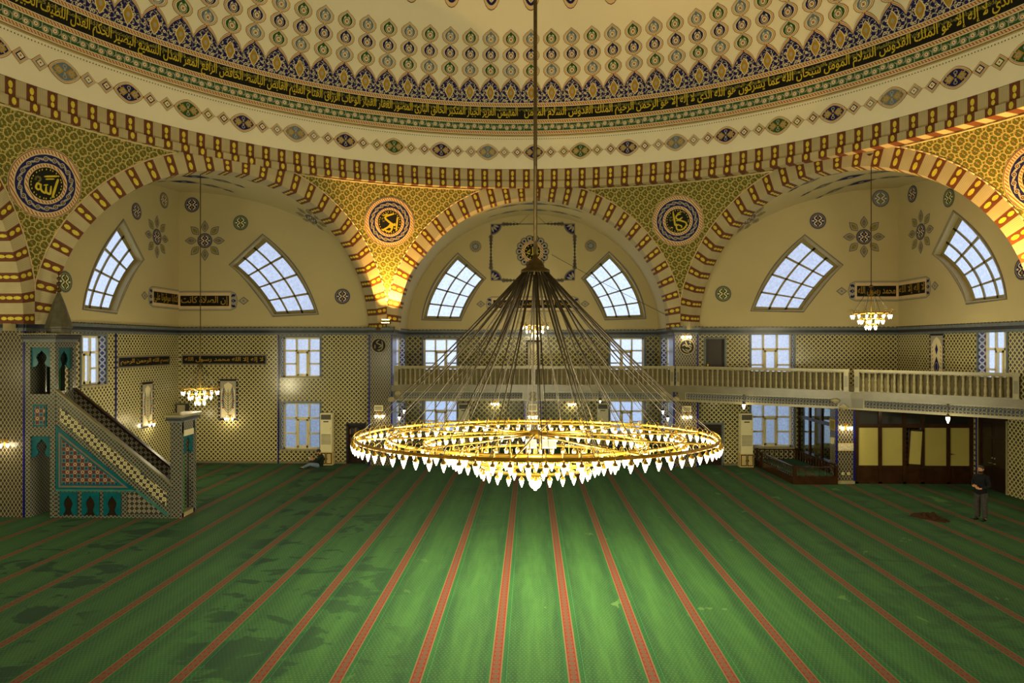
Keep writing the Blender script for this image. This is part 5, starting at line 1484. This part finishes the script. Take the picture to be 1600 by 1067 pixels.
def slab_(name, outline, d0, d1, m, fn=MN):
    mb = MB(); mb.prism(outline, fn, d0, d1, m); return mb.build(name, mn)
x0, x1 = MX(39), MX(86)
oz0, oz1 = MZ(616), MZ(543); lz1 = MZ(682); ztop = MZ(534)
# tower: four corner posts and panels
mb = MB(); PW = .17; YF, YK = 6.62, 7.66
fz = lambda a, b, c, d, e, f_, m=MTILE: fbox(mb, lambda u, z, dd=0: Vector((u, dd, z)), a, b, c, d, e, f_, m)
for a, b in ((x0, x0+PW), (x1-PW, x1)):
    for c, d in ((YF, YF+PW), (YK-PW, YK)): fz(a, b, 0, ztop, c, d)
for c, d in ((YF, YF+PW), (YK-PW, YK)): fz(x0+PW, x1-PW, lz1, oz0, c, d); fz(x0+PW, x1-PW, oz1, ztop, c, d)
fz(x0, x0+PW, 0, ztop, YF+PW, YK-PW); fz(x1-PW, x1, lz1, MZ(612), YF+PW, YK-PW); fz(x1-PW, x1, oz1, ztop, YF+PW, YK-PW)
fz(x0, x1, lz1+.05, lz1+.2, YF+.1, YK-.1)
mb.build('tower', mn)
for c in (YF+.06, YK-.1):
    f = lambda u, z, d=0, c=c: Vector((u, c+d, z))
    slab_('spandrel', keyhole(x0+PW, x1-PW, lz1-(MZ(682)-MZ(716)), lz1), 0, .04, TEALM, f)
    slab_('spandrel', keyhole(x0+PW, x1-PW, MZ(574), oz1), 0, .04, TEALM, f)
f = lambda u, z, d=0: Vector((x1-.1+d, u, z)); slab_('spandrel', keyhole(YF+PW, YK-PW, MZ(578), oz1), 0, .04, TEALM, f)
slab_('tower_panel', q2([(52, 632), (73, 632), (73, 667), (52, 667)]), -.03, 0, TEALM)
slab_('tower_panel', q2([(54.5, 635), (71, 635), (71, 664), (54.5, 664)]), -.045, -.03, MSTAR)
mb = MB(); mb.grid(lambda u, z: Vector((x0+.2+u*(x1-x0-.4), 7.35+.05*sin(u*34), z)), lin(40, 0, 1), [oz0, oz1], CLOTHGR); mb.grid(lambda u, z: Vector((x1-.3, 6.85+u*.6, z))+Vector((.03*sin(u*30), 0, 0)), lin(24, 0, .7), [MZ(612), MZ(575)], plain('green_hanging', srgb(30, 84, 30), .9)); mb.build('curtain', mn)
mb = MB(); 
for i, (e, a, b) in enumerate(((.04, 534, 530), (.09, 530, 526), (.05, 526, 523), (.12, 523, 521))): fz(x0-e, x1+e, MZ(a), MZ(b), YF-e, YK+e, (CORN, CORND, CORN, STONE)[i])
for i in range(14):
    a = x0-.1+(x1-x0+.2)*(i+.5)/14
    mb.box((a-.025, YF-.13, MZ(525)), (a+.025, YF-.1, MZ(522)), CORND)
    b = YF-.1+(YK-YF+.2)*(i+.5)/14; mb.box((x1+.1, b-.025, MZ(525)), (x1+.13, b+.025, MZ(522)), CORND)
mb.build('tower_cornice', mn)
SPX, SPY = -15.93, 7.14; zb = MZ(521)
mb = MB(); mb.lathe([(.36, zb), (.36, zb+.16), (.41, zb+.18), (.41, zb+.24), (.30, zb+.62), (.19, zb+1.0), (.05, zb+1.38), (.0, zb+1.4)], plain('spire_lead', srgb(96, 92, 78), .4, .2, .35, 7), (SPX, SPY, 0), 8, False); sp = mb.build('spire', mn)
mb = MB(); z = zb+1.38
for r in (.09, .075, .065, .045): mb.lathe([(.012, z-.0), (r*.8, z+r*.4), (r, z+r), (r*.8, z+1.6*r), (.012, z+2*r)], BRONZE, (SPX, SPY, 0), 8); z += 2.1*r+.03
mb.tube([(SPX, SPY, zb+1.3), (SPX, SPY, z+.02)], .016, BRONZE, 5); mb.build('finial', sp)
# stair: near and far parapets, steps
PAR = q2([(78, 608), (82, 608), (267, 758), (267, 806), (78, 806)]); PAR = [(max(a, x1-.02), b) for a, b in PAR]
PAR[-1] = (PAR[-1][0], 0); PAR[-2] = (PAR[-2][0], 0)
slab_('parapet', PAR, .02, .14, MTILE); slab_('parapet', PAR, .92, 1.02, MGRID)
xa, za = MX(90), MZ(660); xb, zb_ = MX(264), MZ(800); mb = MB(); ns = 16
for i in range(ns):
    a = xa+(xb-xa)*i/ns; b = xa+(xb-xa)*(i+1)/ns; fz(a, b, 0, max(za+(zb_-za)*i/ns, .12), YF+.14, YF+.92, WOODD)
mb.build('stair', mn)
slab_('coping', [(a, b) for a, b in q2([(84, 607), (268, 756), (268, 759), (84, 610)])], -.01, .16, STONED)
slab_('coping', [(a, b) for a, b in q2([(84, 607), (268, 756), (268, 760), (84, 611)])], .9, 1.05, WOODD)
slab_('lattice_band', q2([(94, 637), (260, 770), (259, 790), (94, 658)]), -.02, .02, MLAT)
slab_('triangle_panel', q2([(87, 664), (212, 766), (87, 766)]), -.015, .02, TEALM)
slab_('triangle_border', q2([(92, 675), (200, 762), (92, 762)]), -.025, -.015, plain('pinkish_glaze', srgb(116, 104, 92), .3, 0, .2, 20))
slab_('triangle_liner', q2([(95, 681), (193, 759), (95, 759)]), -.03, -.025, TEALM)
slab_('star_panel', q2([(97, 686), (186, 756.5), (97, 756.5)]), -.037, -.03, MSTAR)
slab_('edge_strip', q2([(209, 765), (214, 765), (264, 804), (260, 806)]), -.02, .02, GREENGL)
slab_('edge_strip', q2([(87, 765), (212, 765), (212, 768), (87, 768)]), -.02, .02, GREENGL)
slab_('grid_panel', q2([(199, 769), (213, 769), (257, 803), (199, 803)]), -.015, .02, MGRID)
for a, b in ((93.5, 120.5), (128, 155), (162, 189)):
    zt, zn = MZ(773), MZ(806)
    slab_('niche_back', [(MX(a), zn+.02), (MX(b), zn+.02), (MX(b), zt), (MX(a), zt)], .0, .02, WOODD)
    slab_('niche', keyhole(MX(a), MX(b), max(zn, .04), zt+.08), -.03, .0, TEALM)
# portal at the foot of the stair
px0, px1 = MX(266), MX(282)
mb = MB(); H = MZ(660); QY = 7.66
fz(px0, px0+.14, 0, H, YF, YF+.16); fz(px0, px0+.14, 0, H, QY-.16, QY); fz(px1-.16, px1, 0, H, YF, YF+.2); fz(px1-.16, px1, 0, H, QY-.2, QY)
fz(px0+.14, px1-.16, 0, H, YF, YF+.1); fz(px0+.14, px1-.16, 0, H, QY-.1, QY); fz(px0, px1, MZ(680), H, YF+.1, QY-.1); fz(px0, px1, 0, .14, YF+.1, QY-.1, STONE)
mb.build('portal', mn)
f = lambda u, z, d=0: Vector((px1-.06+d, u, z)); slab_('spandrel', keyhole(YF+.2, QY-.2, MZ(712), MZ(680)), 0, .04, TEALM, f)
mb = MB(); fbox(mb, lambda u, z, d=0: Vector((px1+d, u, z)), YF+.2, QY-.2, MZ(683)+.01, MZ(673), -.01, .02, PAPER); mb.build('inscription_plate', mn)
mb = MB(); fbox(mb, lambda u, z, d=0: Vector((px1+d, u, z)), YF+.2, YF+.3, .14, MZ(712), -.1, -.02, plain('green_door', srgb(24, 110, 24), .5)); mb.build('door_leaf', mn)
mb = MB()
for i, (e, a, b) in enumerate(((.04, 660, 657), (.1, 657, 653), (.06, 653, 651), (.14, 651, 648))): fz(px0-e, px1+e, MZ(a), MZ(b), YF-e, QY+e, (CORN, CORND, CORN, STONE)[i])
mb.build('portal_cornice', mn)

# ---------------------------------------------------------------- air conditioners on cabinets
def ac(x0, x1, yf, z0, z1, where, cabinet=True):
    t = thing('air_conditioner', 'cream floor-standing air conditioner '+where, 'air conditioner', ((x0+x1)/2, yf+.2, z0))
    F = lambda u, z, d=0: Vector((u, yf+d, z)); W = x1-x0; H = z1-z0
    mb = MB(); fbox(mb, F, x0, x1, z0, z1, 0, .36, PLASTIC); fbox(mb, F, x0+.01, x1-.01, z0+.03, z0+H*.18, -.012, .0, PLASTIC); mb.build('body', t)
    mb = MB(); fbox(mb, F, x0+.04, x1-.04, z1-.30, z1-.06, -.008, .02, BLACKPL); v = mb.build('outlet', t)
    for i in range(5): mb = MB(); z = z1-.28+.2*i/4; fbox(mb, F, x0+.05, x1-.05, z, z+.012, -.02, .0, GREYPL); mb.build('louvre', v)
    mb = MB(); fbox(mb, F, x0+W*.28, x1-W*.28, z1-.42, z1-.37, -.006, .01, BLACKPL); mb.build('display', t)
    mb = MB(); fbox(mb, F, x0+.05, x1-.05, z0+H*.19, z0+H*.46, -.006, .01, GREYPL)
    for i in range(14): z = z0+H*.19+H*.26*i/14; fbox(mb, F, x0+.06, x1-.06, z, z+.012, -.014, .0, PLASTIC)
    mb.build('intake_grille', t)
    mb = MB(); fbox(mb, F, x1-.07, x1-.05, z0+H*.6, z0+H*.62, -.01, 0, BLACKPL); mb.build('lock', t)
    if not cabinet: return
    c = thing('pedestal_cabinet', 'two-door wooden cabinet under the air conditioner '+where, 'cabinet', ((x0+x1)/2, yf+.2, 0))
    mb = MB(); fbox(mb, F, x0-.03, x1+.03, 0, z0, .0, .4, BEECH); mb.build('body', c)
    m_ = (x0+x1)/2
    for a, b, kx in ((x0, m_-.015, m_-.06), (m_+.015, x1, m_+.06)):
        mb = MB(); fbox(mb, F, a, b, .06, z0-.04, -.02, 0, WOOD); fbox(mb, F, a+.035, b-.035, .10, z0-.08, -.028, -.02, BEECH); d = mb.build('door', c)
        mb = MB(); fbox(mb, F, kx-.01, kx+.01, z0*.5-.04, z0*.5+.04, -.05, -.02, BRASS); mb.build('handle', d)
xa_ = at_y(500, 700, 16.4).x; xb_ = at_y(518, 700, 16.4).x
ac(xa_, xb_, 16.42, .62, 2.44, 'beside the seated man in the left bay')
xa_ = at_y(1158, 700, 16.4).x; xb_ = at_y(1177, 700, 16.4).x
ac(xa_, xb_, 16.42, .62, 2.48, 'left of the railed platform in the right bay')
ac(-4.12, -3.55, 22.55, .5, 2.38, 'by the left centre bay window')
ac(3.6, 4.2, 22.55, .5, 2.4, 'by the right centre bay window')

# ---------------------------------------------------------------- fittings on walls and piers
def wallthing(name, cat, label, fn, u0, u1, z0, z1, d, parts):
    c = fn((u0+u1)/2, z0, -d/2); t = thing(name, label, cat, c)
    for nm, a, b, c_, e, d0, d1, m in parts:
        mb = MB(); fbox(mb, fn, u0+(u1-u0)*a, u0+(u1-u0)*b, z0+(z1-z0)*c_, z0+(z1-z0)*e, -d1, -d0, m); mb.build(nm, t)
    return t
FP = lambda u, z, d=0: Vector((u, 16.45+d, z))
GR = [('body', 0, 1, 0, 1, 0, .12, PLASTIC), ('grille', .08, .92, .12, .8, .12, .13, GREYPL)]
for u, w in ((-7.2, 'left pier above its wall lamp'), (7.1, 'right pier above its lower wall lamp')):
    wallthing('wall_speaker', 'loudspeaker', 'cream box loudspeaker on the '+w, FP, u-.2, u+.2, 2.56, 2.82, .12, GR)
wallthing('wall_speaker', 'loudspeaker', 'cream box loudspeaker on the centre column under the gallery', lambda u, z, d=0: Vector((u, 17.0+d, z)), -.2, .2, 2.5, 2.86, .12, GR)
t = wallthing('corner_speaker', 'loudspeaker', 'black box loudspeaker high in the corner of the left bay behind the minbar portal', FB, -16.85, -16.4, 2.35, 2.85, .35, [('body', 0, 1, 0, 1, .08, .4, BLACKPL), ('grille', .08, .92, .08, .92, .4, .41, GREYPL), ('bracket', .4, .6, .4, .6, 0, .1, BLACKPL)])
def plaque(c, label, round_):
    t = thing('calligraphy_plaque', label, 'wall plaque', (c[0], 16.44, c[1]))
    mb = MB(); n = 24; r = .36
    mb.prism([(c[0]+r*cos(2*pi*i/n), c[1]+r*sin(2*pi*i/n)) for i in range(n)], lambda u, v, d: FP(u, v, d), -.045, -.005, P_['dark']); mb.build('disc', t)
    mb = MB(); p = Paint(mb, lambda u, v, o: FP(u, v, -.045-o), .004, .004)
    p.ring(c, r, r, .04, STONE, 1, 24)
    S = lambda L: p.stroke([(c[0]+x*r, c[1]+y*r) for x, y in L], .05, STONE, 2, 5)
    if round_: S([(-.6, .1), (-.3, .3), (0, .05), (.4, .25), (.6, 0)]); S([(-.2, .75), (.05, .2), (.5, -.2), (.2, -.45), (-.2, -.3)]); S([(-.6, -.2), (-.2, -.6), (.3, -.65)]); S([(.3, .7), (.5, .45)])
    else: S([(.1, .75), (-.3, .35), (.35, .0), (-.05, -.3)]); S([(.4, .6), (.5, -.1), (.3, -.5), (-.2, -.6)]); S([(-.5, .1), (-.5, -.4)]); S([(-.1, -.55), (.1, -.75)])
    mb.build('lettering', t)
plaque((-7.2, 5.62), 'round dark calligraphy plaque high on the left pier', False)
plaque((7.12, 5.55), 'round dark calligraphy plaque high on the right pier below a wall lamp', True)
FK = lambda u, z, d=0: Vector((u, 12.78+d, z))
t = wallthing('notice_board', 'sign', 'framed cream notice on the lattice-tiled column below its lamp', FK, 12.36, 13.04, 1.34, 1.66, .03, [('frame', 0, 1, 0, 1, 0, .03, GILT), ('sheet', .05, .95, .08, .92, .03, .035, SHEET)])
for nm, u, lb in (('wall_socket', 12.6, 'left one of two'), ('wall_socket', 12.82, 'right one of two')):
    wallthing(nm, 'socket', 'small white wall socket low on the office column, '+lb, FK, u-.05, u+.05, .37, .47, .02, [('plate', 0, 1, 0, 1, 0, .015, PLASTIC), ('insert', .25, .75, .25, .75, .015, .02, GREYPL)])
FKL = lambda u, z, d=0: Vector((12.35+d, u, z))
wallthing('picture_frame', 'framed picture', 'small gilt-framed picture on the side of the office column above the platform', FKL, 12.84, 13.36, 2.14, 2.6, .04, [('frame', 0, 1, 0, 1, 0, .04, GILT), ('picture', .16, .84, .16, .84, .04, .045, P_['olive'])])
wallthing('dispenser', 'dispenser', 'small white dispenser on the side of the office column below the gilt frame', FKL, 13.0, 13.18, 1.55, 1.85, .09, [('body', 0, 1, .15, 1, 0, .09, PLASTIC), ('nozzle', .35, .65, 0, .15, .03, .07, GREYPL)])

# ---------------------------------------------------------------- people
def skin_mesh(name, parent, V, Eg, Rd, m, root=0, sub=2):
    me = bpy.data.meshes.new(name); me.from_pydata([tuple(v) for v in V], Eg, []); me.materials.append(m)
    o = bpy.data.objects.new(name, me); COL.objects.link(o); o.parent = parent
    sk = o.modifiers.new('skin', 'SKIN'); sk.use_smooth_shade = True
    for i, sv in enumerate(me.skin_vertices[0].data):
        r = Rd[i]; sv.radius = r if isinstance(r, tuple) else (r, r); sv.use_root = (i == root)
    ss = o.modifiers.new('subd', 'SUBSURF'); ss.levels = 1; ss.render_levels = sub
    return o
def chain_mesh(name, parent, chains, m, sub=2):
    """chains: list of [(x,y,z,r), ...]; equal points are shared"""
    V = []; Rd = []; Eg = []; ix = {}
    for c in chains:
        prev = None
        for q in c:
            k = (round(q[0], 4), round(q[1], 4), round(q[2], 4))
            if k not in ix: ix[k] = len(V); V.append(q[:3]); Rd.append(q[3])
            if prev is not None and prev != ix[k]: Eg.append((prev, ix[k]))
            prev = ix[k]
    return skin_mesh(name, parent, V, Eg, Rd, m, 0, sub)
def fingers(w, d, side, up):
    """five short curled finger chains from wrist w; d = hand direction, side = thumb side, up = back of hand"""
    w, d, side, up = Vector(w), Vector(d).normalized(), Vector(side).normalized(), Vector(up).normalized()
    palm = w+d*.075; out = [[(*w, .024), (*(w+d*.04), .030), (*palm, .030)]]
    for i, (o, l) in enumerate(((.030, .068), (.010, .078), (-.010, .072), (-.029, .056))):
        a = palm+side*o; out.append([(*palm, .030), (*(a+d*.018), .0095), (*(a+d*(.018+l*.5)-up*.012), .009), (*(a+d*(.018+l*.85)-up*.04), .008)])
    t0 = w+d*.03; out.append([(*(w+d*.04), .030), (*(t0+side*.04), .012), (*(t0+side*.055+d*.03-up*.012), .010), (*(t0+side*.05+d*.055-up*.025), .009)])
    return out
def head(parent, c, face, hair_m, beard=True, skin=SKIN):
    """face features and hair on a head whose centre is c, looking along face"""
    c = Vector(c); f = Vector(face).normalized(); r = f.cross(Vector((0, 0, 1))).normalized(); u = r.cross(f).normalized()
    g = lambda a, b, d: c+r*a+f*b+u*d
    E_ = plain('eye_dark', srgb(20, 16, 14), .3)
    for s, sd in ((-1, 'eye'), (1, 'eye')):
        mb = MB(); mb.lathe([(0, -.008), (.010, -.004), (.012, 0), (.010, .005), (0, .008)], E_, g(s*.032, .088, .012), 8); mb.build(sd, parent, local=True)
        mb = MB(); mb.tube([g(s*.015, .093, .032), g(s*.035, .092, .037), g(s*.052, .082, .030)], .005, hair_m, 5); mb.build('eyebrow', parent, local=True)
        mb = MB(); mb.tube([g(s*.078, .0, .02), g(s*.088, -.012, .012), g(s*.086, -.01, -.012), g(s*.078, .0, -.028)], [.008, .012, .011, .007], skin, 6); mb.build('ear', parent, local=True)
    mb = MB(); mb.tube([g(0, .09, .015), g(0, .104, -.008), g(0, .112, -.022), g(0, .098, -.032)], [.009, .011, .014, .010], skin, 6); mb.build('nose', parent, local=True)
    mb = MB(); mb.tube([g(-.024, .086, -.058), g(0, .094, -.056), g(.024, .086, -.058)], .007, plain('lips', srgb(150, 86, 74), .5), 5); mb.build('mouth', parent, local=True)
    mb = MB()
    def cap(t, p):
        rr = .100; a = 2*pi*t; el = p
        return g(rr*.86*cos(el)*sin(a), -.012+rr*1.0*cos(el)*cos(a), .028+rr*1.05*sin(el))
    for i in range(20):
        for j in range(6):
            t0, t1 = i/20, (i+1)/20; lo = lambda t: -.55+.95*max(0, cos(2*pi*t))**.6
            p = lambda t, q: lo(t)+(pi/2-lo(t))*q/6
            mb.poly([cap(t0, p(t0, j)), cap(t1, p(t1, j)), cap(t1, p(t1, j+1)), cap(t0, p(t0, j+1))], hair_m, None, True)
    mb.build('hair', parent, local=True)
    if beard:
        mb = MB()
        for i in range(12):
            for j in range(3):
                q = lambda a, b: g(.076*sin(a), .012+.082*cos(a), -.045-.028*b)*1 - f*.010*b
                a0, a1 = -1.5+3*i/12, -1.5+3*(i+1)/12
                mb.poly([q(a0, j), q(a1, j), q(a1, j+1), q(a0, j+1)], hair_m, None, True)
        mb.build('beard', parent, local=True)
# standing man, facing left towards the carpet with one hand held before the chest
mn_ = thing('person', 'standing man in a black jacket and grey trousers holding a hand before his belly', 'person', (14.45, 7.12, 0), R_(-68))
B = [[(0, 0, .94, .10), (0, .0, 1.08, .10), (0, .01, 1.26, .12), (0, .01, 1.40, .11), (0, .0, 1.485, .06), (0, -.012, 1.55, .058), (0, -.028, 1.60, (.072, .080)), (0, -.018, 1.665, (.080, .094)), (0, -.008, 1.725, .072)]]
for s in (-1, 1):
    B.append([(0, 0, .94, .10), (s*.09, 0, .86, .08), (s*.115, -.02, .50, .066), (s*.12, .02, .12, .044), (s*.125, -.0, .05, .045), (s*.135, -.11, .035, .036)])
eL, wL = (-.27, .02, 1.12), (-.10, -.235, 1.10)
eR, wR = (.27, .02, 1.12), (.13, -.24, 1.04)
B.append([(0, .01, 1.40, .14), (-.17, .01, 1.40, .072), (*eL, .048), (*wL, .03)]); B.append([(0, .01, 1.40, .14), (.17, .01, 1.40, .072), (*eR, .048), (*wR, .03)])
B += [[(*wL, .03)]+c for c in fingers(wL, (.9, -.3, .15), (0, -.2, 1), (0, -1, 0))]+[[(*wR, .03)]+c for c in fingers(wR, (-.9, -.25, .25), (0, -.2, 1), (0, -1, 0))]
chain_mesh('body', mn_, B, SKIN)
J = [[(0, 0, .80, (.19, .165)), (0, 0, .9, (.2, .175)), (0, .0, 1.06, (.19, .165)), (0, .01, 1.26, (.2, .17)), (0, .01, 1.40, .155), (0, .0, 1.485, .085), (0, -.008, 1.525, .072)]]
for s, e, w in ((-1, eL, wL), (1, eR, wR)):
    e_, w_ = Vector(e), Vector(w); k = e_.lerp(w_, .86)
    J.append([(0, .01, 1.40, .16), (s*.18, .01, 1.395, .09), (*e_, .066), (*k, .048)])
chain_mesh('jacket', mn_, J, CLOTHB)
chain_mesh('trousers', mn_, [[(0, 0, .96, .15), (s*.10, 0, .84, .118), (s*.115, -.02, .50, .094), (s*.12, .02, .16, .08), (s*.122, .01, .065, .078)] for s in (-1, 1)], CLOTHG)
for s in (-1, 1): chain_mesh('shoe', mn_, [[(s*.122, .05, .045, .046), (s*.126, -.04, .045, .05), (s*.134, -.13, .038, .044), (s*.138, -.185, .03, .03)]], LEATHER)
head(mn_, (0, -.014, 1.645), (0, -1, -.08), HAIR)
# seated man reading, back to the cabinet, legs stretched to the left
st = thing('person', 'man in dark clothes sitting on the carpet reading an open book', 'person', (-9.80, 15.66, 0), R_(-84))
B = [[(0, .05, .13, .09), (0, .09, .28, .10), (0, .12, .44, .11), (0, .11, .55, .10), (0, .08, .62, .058), (0, .03, .67, .058), (0, -.0, .705, (.070, .076)), (0, .01, .765, (.078, .09)), (0, .03, .82, .07)]]
kn = {-1: (-.14, -.36, .34), 1: (.18, -.36, .22)}; ft = {-1: (-.10, -.50, .06), 1: (.16, -.70, .06)}
for s in (-1, 1):
    B.append([(0, .05, .13, .09), (s*.09, -.02, .13, .075), (*kn[s], .056), (*ft[s], .042), (ft[s][0], ft[s][1]-.11, .06, .034)])
eL, wL = (-.25, -.06, .34), (-.10, -.27, .40); eR, wR = (.25, -.06, .34), (.10, -.27, .40)
B.append([(0, .11, .55, .12), (-.16, .10, .54, .066), (*eL, .045), (*wL, .028)]); B.append([(0, .11, .55, .12), (.16, .10, .54, .066), (*eR, .045), (*wR, .028)])
B += [[(*wL, .028)]+c for c in fingers(wL, (.3, -.6, .2), (.2, 0, 1), (-1, -.2, 0))]+[[(*wR, .028)]+c for c in fingers(wR, (-.3, -.6, .2), (-.2, 0, 1), (1, -.2, 0))]
chain_mesh('body', st, B, SKIN)
J = [[(0, .03, .10, .17), (0, .05, .16, .17), (0, .09, .28, .155), (0, .12, .44, .165), (0, .11, .55, .14), (0, .08, .62, .082), (0, .06, .65, .07)]]
for s, e, w in ((-1, eL, wL), (1, eR, wR)): k = Vector(e).lerp(Vector(w), .8); J.append([(0, .11, .55, .14), (s*.165, .10, .54, .085), (*e, .062), (*k, .045)])
chain_mesh('jacket', st, J, CLOTHGR)
for s in (-1, 1): k = Vector(kn[s]).lerp(Vector(ft[s]), .86); chain_mesh('trouser_leg', st, [[(s*.02, .04, .14, .13), (s*.10, -.04, .15, .125), (*kn[s], .086), (*k, .062)]], JEANS if s > 0 else CLOTHG)
for s in (-1, 1): chain_mesh('shoe', st, [[(ft[s][0], ft[s][1]+.05, .05, .045), (ft[s][0], ft[s][1]-.06, .05, .046), (ft[s][0], ft[s][1]-.15, .06, .036)]], LEATHER)
head(st, (0, .0, .745), (0, -1, -.45), HAIR, True)
bk_ = thing('open_book', 'open book held by the man sitting beside the air conditioner', 'book', (-10.22, 15.71, .43), R_(-84))
for s in (-1, 1):
    mb = MB(); mb.box((min(0, s*.13), -.012, -.09), (max(0, s*.13), -.0, .09), bookm[0]); mb.box((min(0, s*.12), .0, -.085), (max(0, s*.12), .012, .085), PAPER); o = mb.build('page_block', bk_, local=True); o.rotation_euler = (.5, 0, s*-.35)
# dropped jacket on the carpet
rn = random.Random(4); mb = MB(); cx_, cy_ = 12.95, 7.3; dirv = Vector((.46, -.89, 0)); sd = Vector((.89, .46, 0))
def heap(u, v):
    env = max(0, 1-u*u)**.8*max(0, 1-v*v)**.7
    z = .16*env*(.55+.45*sin(u*5+1)*cos(v*4)+.25*sin(u*11+v*7))*(1.2-.5*u)
    return Vector((cx_, cy_, .004))+dirv*(u*.55+.05*sin(v*6))+sd*(v*.26*(1.1-.35*u)+.03*sin(u*9))+Vector((0, 0, max(z, .008*env)))
mb.grid(heap, lin(36, -1, 1), lin(20, -1, 1), BROWNC); o = mb.build('crumpled_jacket'); setp(o, 'dark brown jacket dropped on the carpet near the standing man', 'jacket')

# thin stay wire in the centre bay
mb = MB(); mb.tube([at_y(862, 398, 22.9), at_y(950, 446, 19.8), at_y(1043, 493, 16.9)], .011, CABLE, 4); o = mb.build('stay_wire'); setp(o, 'thin dark wire slanting across the right fan window of the centre bay', 'wire')

# ---------------------------------------------------------------- light
def point(name, p, w, c=(1, .78, .44), r=.12):
    l = bpy.data.lights.new(name, 'POINT'); l.energy = w; l.color = c; l.shadow_soft_size = r
    o = bpy.data.objects.new(name, l); o.location = p; COL.objects.link(o); return o
K = 1.0
WARM = (1, .92, .60)
n = 0
for r, k, z in ((3.6, 14, 3.40), (2.2, 8, 3.2), (1.0, 5, 2.75)):
    for i in range(k):
        a = 2*pi*(i+.5)/k; point('chandelier_light', (r*cos(a), r*sin(a), tz(r*sin(a), z)), 125*K, WARM, .18)
for x, y, z in ((-13.4, 11.8, 3.45), (12.76, 10.8, 6.45), (.1, 19.0, 6.25)): point('small_chandelier_light', (x, y, z), 270*K, (1, .91, .56), .3)
for x, y, z in ((-12.5, -11.5, 4.5), (12.5, -11.5, 6.5), (-17.8, 0, 4.5), (17.8, 0, 4.5), (0, -18.5, 6.5)): point('hall_fill_light', (x, y, z), 560*K, (1, .91, .56), .35)  # ambient fill added out of view, no fittings modelled
for p, w in LAMPS: point('lamp_light', p, w*1.2*K, (1, .86, .5), .08)
def spot(p, tgt, w, c, ang, bl=.6):
    l = bpy.data.lights.new('flood_light', 'SPOT'); l.energy = w; l.color = c; l.spot_size = ang; l.spot_blend = bl; l.shadow_soft_size = .06
    o = bpy.data.objects.new('flood_light', l); o.location = p; d = Vector(tgt)-Vector(p); o.rotation_euler = d.to_track_quat('-Z', 'Y').to_euler(); COL.objects.link(o)
FC_ = (1, .52, .10)
spot((-6.75, 15.95, 6.75), (-5.4, 15.9, 12.9), 3200*K, FC_, R_(84), .6)
spot((15.3, 6.6, 6.75), (14.9, 7.2, 12.9), 3200*K, FC_, R_(90), .6)
w = bpy.data.worlds.new('dusk'); SC.world = w; w.use_nodes = True
bg = w.node_tree.nodes['Background']; bg.inputs[0].default_value = (.58, .70, 1.0, 1); bg.inputs[1].default_value = 1.5
SC.view_settings.view_transform = 'Standard'; SC.view_settings.look = 'None'; SC.view_settings.gamma = 1.0; SC.view_settings.use_curve_mapping = False
SC.view_settings.exposure = 0.2
SC.cycles.use_denoising = True; SC.cycles.max_bounces = 7; SC.cycles.diffuse_bounces = 4; SC.cycles.sample_clamp_indirect = 6; SC.cycles.caustics_reflective = False; SC.cycles.caustics_refractive = False
